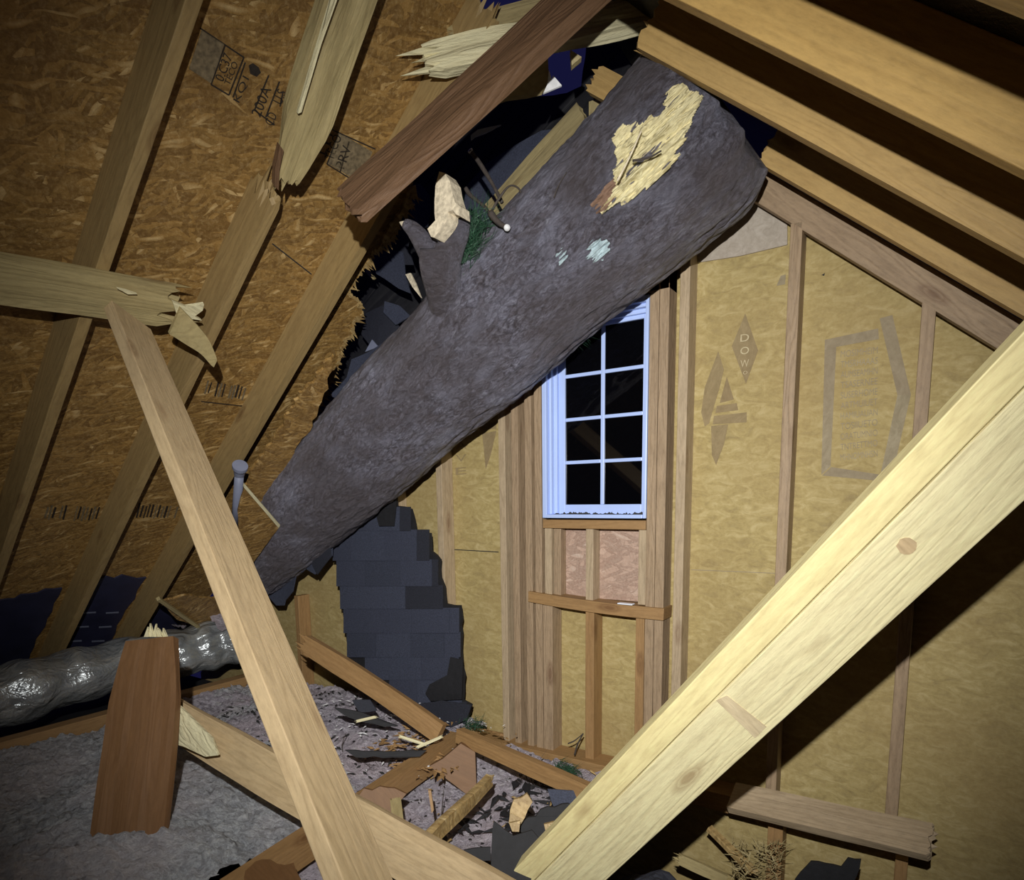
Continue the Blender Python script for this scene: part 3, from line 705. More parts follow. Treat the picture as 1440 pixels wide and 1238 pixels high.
def patch(name, px, m, off=.004, cells=110, lumpy=.01, jit=.02, seed=0):
    """patch of another surface growing on / torn into the trunk inside a drawn outline"""
    P = [hit(x, y) for x, y in px]
    u0, u1 = min(p[0] for p in P), max(p[0] for p in P); a0, a1 = min(p[1] for p in P), max(p[1] for p in P)
    nx = cells; nyy = max(20, int(cells*(a1-a0)*.28/(u1-u0))); V = []; idx = {}; Fc = []
    def vid(i, k):
        if (i, k) not in idx:
            u = u0+(u1-u0)*i/nx; a = a0+(a1-a0)*k/nyy; idx[i, k] = len(V)
            q = Vector((u*14, a*4*3, seed))
            V.append(tpt(u, a, off+lumpy*noise.noise(Vector((u*10, a*22, seed+.5)))+lumpy*.6*noise.noise(Vector((u*40, a*60, seed)))))
        return idx[i, k]
    for i in range(nx):
        for k in range(nyy):
            u = u0+(u1-u0)*(i+.5)/nx; a = a0+(a1-a0)*(k+.5)/nyy
            ju = jit*noise.noise(Vector((u*22, a*14, 7+seed))); ja = jit*5*noise.noise(Vector((u*9, a*26, 3+seed)))
            if inpoly(u+ju, a+ja, P): Fc.append((vid(i, k), vid(i+1, k), vid(i+1, k+1), vid(i, k+1)))
    return mesh(name, V, Fc, m, trunk, mw=TM, smooth=True)
patch('exposed_wood', [(958, 118), (985, 130), (982, 150), (970, 180), (958, 205), (944, 232), (930, 246), (912, 262), (890, 280), (868, 286), (846, 300), (862, 270), (868, 255), (862, 240), (872, 225), (866, 200), (876, 185), (902, 178), (930, 165), (944, 140)], M['bare'], off=.010, cells=170, lumpy=.022, jit=.012)['label'] = 'raw yellow wood where the bark is stripped'
patch('exposed_wood', [(866, 246), (880, 250), (868, 270), (856, 292), (840, 302), (834, 292), (850, 268)], plain('rusty_bark', (.20, .12, .08), .8, bump=.8, bscale=60), off=.004, cells=60, seed=4)['label'] = 'rusty brown torn bark'
li = plain('silver_bark', (.13, .125, .15), .75, bump=.7, bscale=50, var=.5)
patch('lichen', [(822, 352), (830, 340), (842, 338), (850, 332), (858, 342), (858, 356), (848, 366), (838, 366), (828, 372), (832, 360)], M['lichen'], off=.006, cells=60, jit=.03, seed=2)['label'] = 'pale blue green lichen patch'
patch('lichen', [(784, 352), (796, 350), (800, 364), (786, 372)], M['lichen'], off=.004, cells=40, jit=.03, seed=5)

# forked branch stub
def bp(x, y, yy): return PY(x, y, yy)
Pm = curve_pts([bp(640, 470, 2.02), bp(630, 425, 1.90), bp(621, 385, 1.80), bp(617, 350, 1.76)], 6)
n_ = len(Pm); stub = tube('branch_stub', Pm, [lerp(.088, .060, (i/(n_-1))**.5) for i in range(n_)], M['bark'], trunk, 28, .02, 1)
Pf = curve_pts([bp(612, 372, 1.80), bp(598, 348, 1.775), bp(582, 326, 1.75), bp(568, 315, 1.73)], 6)
tube('branch_fork', Pf, [lerp(.052, .016, i/(len(Pf)-1)) for i in range(len(Pf))], M['bark'], trunk, 18, .008, 2)
prism('torn_wood', [bp(x, y, 1.725) for x, y in [(561, 312), (572, 310), (577, 318), (573, 325), (566, 320)]], back, .02, M['cutwood'], trunk)
Pf = curve_pts([bp(625, 372, 1.80), bp(637, 345, 1.80), bp(645, 322, 1.80), bp(650, 300, 1.80)], 6)
tube('branch_fork', Pf, [lerp(.052, .030, i/(len(Pf)-1)) for i in range(len(Pf))], M['bark'], trunk, 18, .012, 3)
tw = prism('torn_wood', [bp(x, y, 1.70) for x, y in [(617, 241), (625, 243), (632, 254), (635, 270), (639, 284), (644, 288), (645, 303), (640, 301), (636, 295), (629, 298), (629, 306), (625, 315), (620, 322), (610, 334), (606, 333), (601, 322), (612, 310), (611, 300), (611, 285), (612, 262)]], back, .055, M['cutwood'], trunk, warp=.02, sub=3)
tw['label'] = 'jagged pale heartwood of the snapped branch'
# twigs caught on the trunk
def twig(name, label, pts, yy, r, m='twig', ends=True, cat='twig'):
    P = curve_pts([bp(x, y, yy+(dy[0] if dy else 0)) for x, y, *dy in pts], 5); n_ = len(P)
    o_ = tube(name, P, [r*(1-.35*i/(n_-1)) for i in range(n_)], M[m], None, 10, r*.25, 4)
    return tag(o_, label, cat)
t_ = twig('twig', 'thin twig with a round sawn tip rising from the dark hole behind the trunk', [(662, 213), (676, 232), (692, 258), (706, 285)], 1.95, .0085)
tube('cut_end', [bp(662, 213, 1.948), bp(661, 211.5, 1.944)], [.010, .010], M['caulk'], t_, 12)
t_ = twig('twig', 'short stub twig with a white round cut end lying on the trunk', [(690, 300), (700, 312), (712, 320)], 1.83, .012)
tube('cut_end', [bp(712, 320, 1.825), bp(713.5, 320.5, 1.818)], [.011, .010], M['caulk'], t_, 14)
twig('twig', 'wiry twig looping from the needles over the broken rafter', [(690, 300), (700, 282), (716, 262), (730, 266), (735, 285)], 1.9, .0045)
twig('twig', 'dark forked twig beside the pine needles', [(655, 265), (662, 275), (680, 290), (688, 300)], 1.93, .008)
twig('twig', 'hair thin twig standing off the trunk near the stripped wood', [(779, 278), (786, 260), (797, 242)], 1.84, .0025)
twig('twig', 'fine black twig crossing the stripped yellow wood', [(890, 226), (912, 222), (930, 212)], 1.80, .0035)
twig('twig', 'long dry stem lying along the stripped yellow wood', [(868, 255), (885, 222), (902, 184)], 1.79, .003, 'cutwood')
def needles(name, label, c0, c1, yy, n, ln, spread, seed, m='needle'):
    rnd = random.Random(seed); V = []; Fc = []
    for i in range(n):
        t = rnd.random(); p = bp(lerp(c0[0], c1[0], t)+rnd.gauss(0, spread), lerp(c0[1], c1[1], t)+rnd.gauss(0, spread), yy+rnd.uniform(-.03, .03))
        d = Vector((rnd.gauss(0, 1), rnd.gauss(0, .6), rnd.gauss(0, 1))).normalized(); d = (d+(bp(*c1, yy)-bp(*c0, yy)).normalized()*1.1).normalized()
        q = p+d*ln*(.5+rnd.random()); s_ = d.cross(Vector((rnd.random(), rnd.random(), rnd.random()))).normalized()*.0011; s2 = d.cross(s_).normalized()*.0011
        b_ = len(V); V += [p+s_, p-s_*.5+s2, p-s_*.5-s2, q]; Fc += [(b_, b_+1, b_+3), (b_+1, b_+2, b_+3), (b_+2, b_, b_+3), (b_, b_+2, b_+1)]
    return tag(mesh(name, V, Fc, M[m]), label, 'pine sprig')
needles('pine_sprig', 'dark green pine needles wedged between the branch stub and the trunk', (650, 365), (672, 310), 1.86, 520, .07, 9, 1)
needles('pine_sprig', 'green pine tuft poking out under the trunk over the window corner', (786, 470), (815, 462), 2.28, 260, .06, 6, 2)
needles('pine_sprig', 'small pine tuft at the foot of the wall by the broken plank junction', (655, 1022), (672, 1018), 2.1, 160, .045, 5, 3)
needles('pine_sprig', 'green pine tuft lying on the bottom plate near the big diagonal timber', (784, 1078), (806, 1088), 2.2, 260, .05, 5, 4)
twig('twig', 'bent dark twig standing on the bottom plate', [(808, 1062), (812, 1048), (820, 1032)], 2.32, .004)
twig('twig', 'small side twig leaning on the bent dark twig', [(799, 1046), (808, 1042), (819, 1033)], 2.31, .003)

# ================================================================== HOLE: felt, shingles, torn deck pieces
tag(prism('roofing_felt', [PY(x, y, 2.62) for x, y in jagline([(440, 640), (440, 520), (470, 400), (530, 300), (545, 225), (630, 120), (690, 118), (730, 128), (775, 132), (815, 120), (826, 60), (960, 20), (1010, 60), (960, 150),  (860, 250), (760, 330), (700, 420), (560, 600), (470, 700)], 4, 18, 6)], back, .01, M['felt'], warp=.05, sub=2), 'black roofing felt hanging across the hole behind the trunk', 'roofing felt')
def flap(label, pts, yy, m='shingle', seed=0, t=.006, tilt=0, warp=.03, dx=0):
    P = [PY(x, y, yy+tilt*((x-pts[0][0])/100)) for x, y in pts]
    n = (P[1]-P[0]).cross(P[2]-P[1]).normalized(); n = n if n.y > 0 else -n
    return tag(prism('roof_shingle', P, n, t, M[m], warp=warp, seed=seed, sub=2), label, 'shingle')
flap('broad slate shingle slope seen between the felt and the broken rafter', [(656, 262), (684, 231), (762, 184), (790, 180), (716, 300), (660, 350), (640, 330), (650, 300)], 2.5, 'shingle_b', 1)
flap('curved shingle flap left of the forked branch', [(576, 262), (590, 258), (604, 275), (607, 300), (603, 320), (590, 325), (578, 300)], 2.35, 'shingle', 2)
flap('rounded shingle flap beside the torn deck edge', [(541, 320), (556, 306), (576, 318), (572, 345), (580, 372), (566, 372), (548, 350)], 2.32, 'shingle_c', 3)
flap('hanging shingle tongue under the fork', [(515, 360), (540, 350), (562, 352), (566, 385), (575, 412), (558, 405), (540, 392), (520, 380)], 2.3, 'shingle', 4)
flap('dusky shingle tab above the trunk, middle', [(512, 440), (540, 430), (556, 452), (572, 470), (560, 485), (530, 495), (508, 470)], 2.38, 'shingle_c', 5)
flap('squarish lighter shingle tab above the trunk', [(542, 424), (562, 430), (578, 445), (556, 457), (540, 440)], 2.34, 'shingle_b', 6)
flap('shingle sliver lying along the upper side of the trunk', [(492, 505), (520, 492), (560, 470), (552, 486), (500, 530), (470, 560), (462, 556), (484, 530)], 2.28, 'shingle_b', 7)
flap('small pale shingle corner poking over the trunk', [(514, 495), (524, 478), (532, 488)], 2.3, 'pipe', 8)
tag(prism('wood_splinter', [PY(x, y, 2.2) for x, y in [(570, 386), (577, 384), (584, 398), (592, 419), (580, 404)]], back, .008, M['cutwood']), 'pale dagger shaped splinter left of the branch stub', 'splinter')
tag(prism('wood_splinter', [PY(x, y, 2.25) for x, y in [(512, 381), (518, 380), (527, 391), (524, 393)]], back, .01, M['olive']), 'little stick end above the torn deck', 'splinter')
# splintery fringe along the torn deck
V = []; Fc = []; rnd = random.Random(12)
for (a, b_) in zip(torn[:-1], torn[1:]):
    for k in range(2):
        p = a.lerp(b_, rnd.random()); d = Vector((rnd.uniform(-.6, .2), 1, rnd.uniform(-.9, .1))).normalized(); d = (d-NL*d.dot(NL)*.7).normalized()
        ln = .012+.05*rnd.random()**3; s_ = d.cross(NL).normalized()*(.004+.010*rnd.random()); base = p-d*.02-NL*.002
        i0 = len(V); V += [base+s_, base-s_, base+NL*.008, p+d*ln]; Fc += [(i0, i0+1, i0+3), (i0+1, i0+2, i0+3), (i0+2, i0, i0+3), (i0, i0+2, i0+1)]
tag(mesh('torn_fringe', V, Fc, M['osb_bit'], ceilL), kind='stuff')
def chunk(label, pts, f_, n, t, m='osb_bit', seed=0, name='deck_fragment', jag=3, step=9, cat='board fragment'):
    P = [f_(x, y) for x, y in jagline(list(pts)+[pts[0]], jag, step, seed)[:-1]]
    return tag(prism(name, P, n, t, M[m], seed=seed), label, cat)
chunk('torn upright flake of deck board beside the red rafter', [(562, 300), (580, 262), (574, 286), (584, 288), (570, 300), (552, 330), (530, 352), (545, 325)], lambda x, y: PLf(x, y, DS-.02), NL, .012, seed=2, jag=1.5)
chunk('torn flap of deck board bent inwards over the upper side of the trunk', [(470, 500), (462, 540), (450, 572), (440, 600), (420, 622), (408, 660), (398, 684), (388, 706), (372, 716), (352, 692), (338, 690), (372, 640), (420, 560)], lambda x, y: PLf(x, y, 1.78), NL, .012, 'osb', 33, jag=4, step=6)
tri = chunk('triangular torn piece of deck board in front of the trunk beside the pipe', [(344, 684), (393, 741), (356, 792), (338, 770), (334, 720)], lambda x, y: PLf(x, y, 1.62), (NL+Vector((.3, .2, 0))), .012, 'osb', 3, jag=.6)
prism('raw_edge', [PLf(x, y, 1.612) for x, y in [(344, 681), (394, 739), (392, 743), (343, 686)]], NL, .01, M['fresh'], tri)
chunk('dark torn deck board lying over the silver duct', [(226, 848), (262, 838), (318, 842), (316, 862), (278, 884), (250, 872)], lambda x, y: PLf(x, y, 1.80), NL, .012, 'osb', 4, jag=2)
tag(board('wood_batten', PLf(222, 842, 1.77), PLf(282, 884, 1.77), NL, .02, .02, M['olive']), 'slim batten lying over the duct on the torn deck board', 'batten')
# navy chutes between the rafters near the eave
for pts, lb in (([(-40, 850), (0, 846), (30, 838), (88, 828), (66, 870), (40, 930), (-60, 960)], 'navy vent chute at the far left eave'),
                ([(128, 820), (150, 812), (205, 812), (176, 860), (140, 930), (88, 930)], 'navy vent chute with stitched lines between two rafters at the eave'),
                ([(232, 850), (290, 850), (300, 890), (270, 930), (180, 930)], 'navy vent chute right of the others, above the duct')):
    P = [PLf(x, y, DS-.012) for x, y in jagline(pts+[pts[0]], 3, 10, 9)[:-1]]
    o_ = tag(prism('vent_chute', P, NL, .008, M['vent']), lb, 'vent chute')
    if 'stitched' in lb:
        for yy in (862, 882, 902):
            for xx in (108, 140):
                prism('stitch', [PLf(xx+(880-yy)*.5, yy, DS-.015), PLf(xx+18+(880-yy)*.5, yy-1, DS-.015), PLf(xx+18+(880-yy)*.5, yy+.6, DS-.015), PLf(xx+(880-yy)*.5, yy+1.6, DS-.015)], NL, .002, M['pipe'], o_)

# hanging section of shingled roof under the trunk
yH = 2.3
right_edge = [(540, 672), (556, 682), (556, 712), (577, 716), (583, 748), (604, 750), (605, 775), (618, 788), (618, 812), (624, 826), (626, 850), (646, 852), (648, 890), (648, 925), (652, 950), (650, 985), (662, 992), (655, 1012), (625, 1025)]
out = [(465, 735), (500, 700), (520, 680)] + jagline(right_edge, 1.4, 9, 3) + [(560, 1000), (520, 975), (492, 940), (486, 890), (476, 820), (470, 770)]
sheet = empty('shingled_roof_section', PY(560, 850, yH), 'hanging sheet of dark slate shingles with a stepped broken edge below the trunk', 'roof section')
prism('backing', [PY(x, y, yH+.012) for x, y in out], back, .02, M['felt'], sheet)
rnd = random.Random(4)
rows = [672, 716, 748, 790, 826, 858, 892, 926, 958, 990, 1022]
mats = ['shingle', 'shingle_b', 'shingle_d', 'shingle_d']
def edge_x(y):
    for (a, b_) in zip(right_edge[:-1], right_edge[1:]):
        if min(a[1], b_[1]) <= y <= max(a[1], b_[1]) and a[1] != b_[1]: return a[0]+(b_[0]-a[0])*(y-a[1])/(b_[1]-a[1])
    return 650
def left_x(y): return {0: 0}.get(-1, None) or (lerp(462, 488, (y-740)/180) if y < 920 else lerp(488, 590, (y-920)/95)) if y > 740 else lerp(520, 465, (y-680)/55)
for r_, (y0, y1) in enumerate(zip(rows[:-1], rows[1:])):
    xl, xr_ = left_x((y0+y1)/2)+1, edge_x((y0+y1)/2)
    x = xl; first = 20+rnd.random()*25
    sl = .05
    while x < xr_-5:
        wdt = first if x == xl else 44+rnd.random()*14; x2 = min(x+wdt, xr_+rnd.uniform(-3, 2))
        dd = rnd.random()*.004; last = x2 >= xr_-5
        if x2 - x < 4: break
        f_ = lambda px, py, e=0: PY(px, py+(px-560)*sl*0, yH-.004-dd-e)
        P = [f_(x+.4, y0-3), f_(x2-.4, y0-3), f_(x2-.4, y1-1.2, .008), f_(x+.4, y1-1.2, .008)]
        prism('shingle_tab', P, back, .006, M['shingle_c' if last and rnd.random() < .6 else rnd.choice(mats)], sheet, warp=.004, seed=r_)
        x = x2; first = 0
flap('black curled shingle at the top of the hanging sheet', [(534, 676), (556, 684), (555, 712), (552, 740), (532, 740), (525, 715), (526, 690)], 2.26, 'felt', 9)
flap('black curled shingle low on the right edge of the hanging sheet', [(606, 962), (628, 950), (632, 925), (648, 930), (647, 985), (606, 986), (600, 975)], 2.25, 'felt', 10)
flap('dark curled shingle at the bottom tip of the hanging sheet', [(592, 990), (622, 985), (662, 992), (655, 1012), (634, 1024), (600, 1008)], 2.22, 'shingle_c', 11)
flap('ragged slate flap below the lower end of the trunk', [(360, 790), (400, 780), (440, 752), (466, 740), (466, 782), (445, 808), (432, 800), (425, 806), (420, 795), (412, 832), (400, 845), (398, 852), (388, 852), (372, 830)], 2.2, 'shingle_b', 12)
flap('small dark flap right of the ragged slate flap', [(440, 770), (462, 764), (466, 784), (448, 808), (440, 795)], 2.16, 'shingle_c', 13)

# ================================================================== FLOOR LEVEL
def fluffy(name, label, poly, z0, amp, m, seed, res=.022, hump=None):
    xs_ = [p[0] for p in poly]; ys_ = [p[1] for p in poly]; nx = int((max(xs_)-min(xs_))/res); nyy = int((max(ys_)-min(ys_))/res); V = []; idx = {}; Fc = []
    def vid(i, k):
        if (i, k) not in idx:
            x = min(xs_)+i*res; y = min(ys_)+k*res; q = Vector((x, y, seed)); z = z0+amp*(noise.noise(q*2.2)+.5*noise.noise(q*6)+.33*noise.noise(q*15)+.30*abs(noise.noise(q*30)))+.016*noise.noise(q*42)+.011*noise.noise(q*85)
            if hump: z += hump(x, y)
            jx = noise.noise_vector(q*30)*.012
            idx[i, k] = len(V); V.append(Vector((x+jx.x, y+jx.y, z)))
        return idx[i, k]
    for i in range(nx):
        for k in range(nyy):
            if inpoly(min(xs_)+(i+.5)*res+.02*noise.noise(Vector((i*.3, k*.3, 1))), min(ys_)+(k+.5)*res, poly): Fc.append((vid(i, k), vid(i+1, k), vid(i+1, k+1), vid(i, k+1)))
    return tag(mesh(name, V, Fc, M[m], smooth=True), label, 'insulation', None, 'stuff')
hm = lambda x, y: .10*math.exp(-((x+2.0)**2+(y-.75)**2)/.35)
fluffy('insulation', 'white fluffy loose insulation filling the floor bay at the lower left', [(-3.43, -.6), (-1.56, -.6), (-1.62, 1.0), (-1.74, 1.5), (-3.43, 2.36)], .09, .05, 'ins', 1, hump=hm, res=.010)
fluffy('insulation', 'pinkish insulation strewn with debris below the shingle sheet', [(-3.42, 1.5), (-1.75, 1.3), (-1.75, 2.36), (-3.42, 2.36)], .10, .05, 'ins_pink', 2, res=.013)
fluffy('insulation', 'white insulation with black specks between the floor joists in the middle', [(-1.74, 1.3), (-1.6, -.2), (-.85, -.2), (-.95, 1.6), (-1.1, 2.3), (-1.74, 2.3)], .02, .04, 'ins_pink', 3, res=.013)
fluffy('insulation', 'tuft of pink insulation where the silver duct ends', [(-4.1, 2.05), (-3.5, 2.05), (-3.5, 2.36), (-4.1, 2.36)], .42, .09, 'ins_pink', 4, hump=lambda x, y: .14*math.exp(-((x+3.8)**2+(y-2.2)**2)/.03))
# joists and plates at floor level
tag(bx('eave_beam', -3.52, -3.44, -.6, 2.36, -.06, .135, M['joist'], axis='y'), 'brown beam under the silver duct along the eave', 'beam')
A = PZ(318, 1250, .14); B = PZ(642, 1036, .14)
tag(board('ceiling_joist', A+Vector((0, 0, -.03)), B+Vector((0, 0, -.03)), Vector((1, 0, 0)), .05, .10, M['joist'], rough=.003), 'brown joist running from the lower edge up to the plank junction', 'joist')
A = PD(424, 902, 3.15); B = PD(620, 1032, 2.72)
tag(board('broken_joist', A, B, uu+ri*.3, .085, .038, M['joist'], jA=.10, seed=71, bow=.01, rough=.003), 'long broken board sloping up left under the hanging shingles', 'broken lumber')
A = PD(646, 1034, 2.70); B = PD(850, 1125, 2.25)
tag(board('broken_joist', A, B, uu, .06, .038, M['joist'], seed=72, rough=.003, jB=.02), 'brown board from the plank junction to the big diagonal timber', 'broken lumber')
tag(prism('gusset_post', [PD(x, y, 2.62) for x, y in [(622, 1068), (648, 1046), (668, 1058), (670, 1108), (662, 1122), (640, 1105), (604, 1078)]], fw, .03, M['brown']), 'brown post face below the plank junction', 'post')
tag(board('floor_stick', PD(598, 1188, 2.0), PD(690, 1096, 2.35), uu, .045, .03, M['osb_bit'], jB=.04, rough=.01, seed=74), 'yellow brown rotten stick half buried in the middle insulation', 'broken lumber')
tag(board('floor_stick', PD(562, 1178, 2.05), PD(556, 1124, 2.2), ri, .035, .02, M['olive'], jB=.03, seed=75), 'short pale upright stub left of the middle insulation', 'broken lumber')
chunk('brown torn backing board beside the leaning timber', [(512, 1110), (545, 1108), (572, 1118), (556, 1128), (556, 1180), (520, 1160), (500, 1130)], lambda x, y: PD(x, y, 2.25), fw, .012, 'brown', 8)
chunk('brown torn board at the bottom edge left of the leaning timber', [(345, 1225), (368, 1208), (390, 1215), (412, 1214), (425, 1240), (400, 1262), (340, 1262)], lambda x, y: PZ(x, y, .19), Vector((0, 0, -1)), .012, 'brown', 9)
# fallen two by six with fresh break
fal = tag(board('fallen_joist', PD(234, 1004, 2.65), PD(790, 1325, 1.66), (uu*1.0+fw*.35), .135, .038, M['web'], jA=.22, seed=81, rough=.004), 'fallen tan board with a freshly splintered pale end on the insulation', 'broken lumber')
prism('fresh_break', [PD(x, y, 2.47+(x-226)*-.0022) for x, y in [(227, 1022), (233, 1005), (240, 1002), (238, 992), (246, 985), (262, 1000), (280, 1018), (300, 1038), (308, 1062), (290, 1064), (262, 1050), (232, 1040)]], fw, .01, M['fresh'], fal, warp=.02, sub=2)
# upright brown plank
A = PD(183, 1170, 2.38); B = PD(214, 900, 2.50); A = A-(B-A).normalized()*.12
up_ = tag(board('upright_plank', A, B, ri, .225, .03, M['brown'], jA=.08, seed=91, rough=.004, taperB=.72), 'brown plank standing upright in the insulation in front of the duct', 'plank')
rnd = random.Random(14)
for k in range(6):
    x = 206+k*5+rnd.random()*3; p = PD(x, 896, 2.49)
    prism('splinter', [p-ri*.010, p+ri*.006, PD(x+rnd.uniform(-6, 4), 874+rnd.random()*12, 2.48)], fw, .01, M['fresh'], up_)
# duct
Pd = [Vector((-3.78, -.2, .23)), Vector((-3.74, .5, .25)), Vector((-3.72, 1.0, .27)), Vector((-3.75, 1.5, .29)), Vector((-3.72, 1.95, .31)), Vector((-3.62, 2.22, .34))]
Pd = curve_pts(Pd, 22); n_ = len(Pd); V = []; Fc = []; na_ = 72
for i, p in enumerate(Pd):
    t_ = (Pd[min(i+1, n_-1)]-Pd[max(i-1, 0)]).normalized(); s_ = t_.cross(Vector((0, 0, 1))).normalized(); u_ = s_.cross(t_)
    for k in range(na_):
        a = 2*PI*k/na_; r = .165+.012*math.sin(i*.55); d = s_*math.cos(a)+u_*math.sin(a); q = p+d*.17
        r += .030*noise.noise(q*4)+.018*(abs(noise.noise(Vector((q.x*6+q.y*5, q.y*7-q.z*6, q.z*6))))-.25)+.004*noise.noise(q*22)
        dd_ = d*r; dd_.z *= .88; V.append(p+dd_)
for i in range(n_-1):
    for k in range(na_): Fc.append((i*na_+k, i*na_+(k+1) % na_, (i+1)*na_+(k+1) % na_, (i+1)*na_+k))
Fc += [tuple(range(na_)), tuple((n_-1)*na_+k for k in range(na_))]
duct = tag(mesh('flexible_duct', V, Fc, M['foil'], smooth=True), 'crinkled silver flexible duct lying along the left eave', 'duct')
Pc = [Pd[-1], Pd[-1]+(Pd[-1]-Pd[-4]).normalized()*.12]
tube('duct_collar', Pc, [.165, .155], M['pipe'], duct, 40, .004)
# plumbing vent
pb = PLf(329, 735, 1.72); pt = PLf(337, 662, 1.72)
pp = empty('vent_pipe', pb, 'grey plastic pipe with a flared cap beside the torn deck', 'pipe')
tube('pipe', [pb-Vector((0, 0, .05)), pt], [.020, .019], M['pipe'], pp, 20)
tube('flared_cap', [pt-(pt-pb).normalized()*.03, pt, pt+(pt-pb).normalized()*.018, pt+(pt-pb).normalized()*.034], [.021, .025, .032, .032], M['pipe'], pp, 24, smooth=False)
# debris right of the middle bay
chunk('black shingle scrap standing beside the big diagonal timber', [(694, 1155), (722, 1176), (748, 1168), (770, 1195), (740, 1250), (688, 1250)], lambda x, y: PD(x, y, 1.95), fw, .006, 'felt', 21, 'roof_shingle', 1, 14, 'shingle')
chunk('crumpled black felt scrap behind the yellow deck chunk', [(728, 1165), (760, 1140), (800, 1130), (830, 1160), (790, 1200), (750, 1205)], lambda x, y: PD(x, y, 2.1), fw, .01, 'felt', 22, 'roof_shingle', 3, 10, 'shingle')
chunk('yellow torn chunk of deck board near the big diagonal timber', [(722, 1124), (742, 1116), (748, 1128), (738, 1150), (728, 1168), (716, 1158), (718, 1140)], lambda x, y: PD(x, y, 2.05), fw, .014, 'osb_bit', 23)
chunk('small yellow chip resting on the black felt', [(716, 1158), (732, 1155), (730, 1170), (720, 1170)], lambda x, y: PD(x, y, 1.98), fw, .01, 'osb_bit', 24, jag=1)
chunk('small tan chip beside the black felt', [(765, 1160), (780, 1156), (782, 1168), (768, 1172)], lambda x, y: PD(x, y, 2.0), fw, .01, 'osb_bit', 25, jag=1)
chunk('flat dark shingle lying in the middle insulation', [(652, 1196), (690, 1192), (690, 1210), (670, 1212)], lambda x, y: PD(x, y, 2.0), fw, .006, 'felt', 26, 'roof_shingle', 1.5, 12, 'shingle')
chunk('grey shingle under the brown board by the big timber', [(770, 1110), (815, 1112), (822, 1140), (780, 1140)], lambda x, y: PD(x, y, 2.3), fw, .006, 'shingle_b', 27, 'roof_shingle', 1, 12, 'shingle')
chunk('long dark shingle strip across the pinkish insulation', [(485, 1056), (540, 1058), (600, 1056), (590, 1064), (500, 1066)], lambda x, y: PD(x, y, 2.6), fw, .01, 'felt', 28, 'roof_shingle', 1.5, 12, 'shingle')
chunk('dark shingle strip near the top of the pinkish insulation', [(470, 996), (500, 1000), (560, 1022), (540, 1022), (490, 1010)], lambda x, y: PD(x, y, 2.85), fw, .01, 'felt', 29, 'roof_shingle', 1.5, 12, 'shingle')
chunk('black shingle scrap under the long sloping board', [(495, 985), (520, 985), (530, 1000), (505, 1002)], lambda x, y: PD(x, y, 2.9), fw, .01, 'shingle_c', 30, 'roof_shingle', 1.5, 12, 'shingle')
# heap at the lower right
def heap(name, label, cpt, R_, H_, m, seed):
    V = []; Fc = []; n1_, n2_ = 26, 34
    for i in range(n1_+1):
        for k in range(n2_):
            a = 2*PI*k/n2_; r = R_*i/n1_; q = Vector((math.cos(a)*r*9, math.sin(a)*r*9, seed)); h = H_*max(0, 1-(i/n1_)**1.8)
            V.append(cpt+Vector((math.cos(a)*r*(1+.25*noise.noise(q*.4)), math.sin(a)*r*.7, h*(1+.8*noise.noise(q))+.03*noise.noise(q*3))))
    for i in range(n1_):
        for k in range(n2_): Fc.append((i*n2_+k, i*n2_+(k+1) % n2_, (i+1)*n2_+(k+1) % n2_, (i+1)*n2_+k))
    return tag(mesh(name, V, Fc, M[m], smooth=False), label, 'debris')
heap('crumpled_felt', 'crumpled black felt heap under the big diagonal timber', PZ(985, 1225, -.25)-Vector((0, .35, .05)), .36, .16, 'shingle_c', 5)
chunk('jagged black felt scrap at the bottom edge below the small ledge', [(1118, 1238), (1140, 1212), (1160, 1216), (1182, 1220), (1192, 1208), (1211, 1210), (1205, 1232), (1190, 1262), (1110, 1262)], lambda x, y: PY(x, y, 2.1), back, .01, 'felt', 31, 'roof_shingle', 1.5, 9, 'shingle')
tag(board('floor_stick', PY(996, 1166, 2.25), PY(1062, 1228, 2.2), uu, .03, .02, M['osb_bit'], rough=.01, seed=76, jB=.03), 'yellowish stick leaning on the black heap at lower right', 'broken lumber')
tag(board('floor_stick', PY(1020, 1236, 2.2), PY(950, 1206, 2.1), uu, .03, .02, M['olive'], rough=.01, seed=77, jB=.03), 'grey splintered stick on the black heap at lower right', 'broken lumber')
V = []; Fc = []; rnd = random.Random(77)
for i in range(160):
    x, y = rnd.uniform(1030, 1100), rnd.uniform(1185, 1245); p = PY(x, y, rnd.uniform(2.1, 2.35)); d = Vector((rnd.gauss(0, 1), rnd.gauss(0, .5), rnd.gauss(.3, .6))).normalized()*rnd.uniform(.02, .06); s_ = d.orthogonal().normalized()*.002; s2 = d.cross(s_).normalized()*.002
    b_ = len(V); V += [p+s_, p-s_+s2, p-s_-s2, p+d]; Fc += [(b_, b_+1, b_+3), (b_+1, b_+2, b_+3), (b_+2, b_, b_+3), (b_, b_+2, b_+1)]
tag(mesh('straw_debris', V, Fc, M['olive']), 'tangle of straw and shredded bits below the left end of the small ledge', 'debris', None, 'stuff')
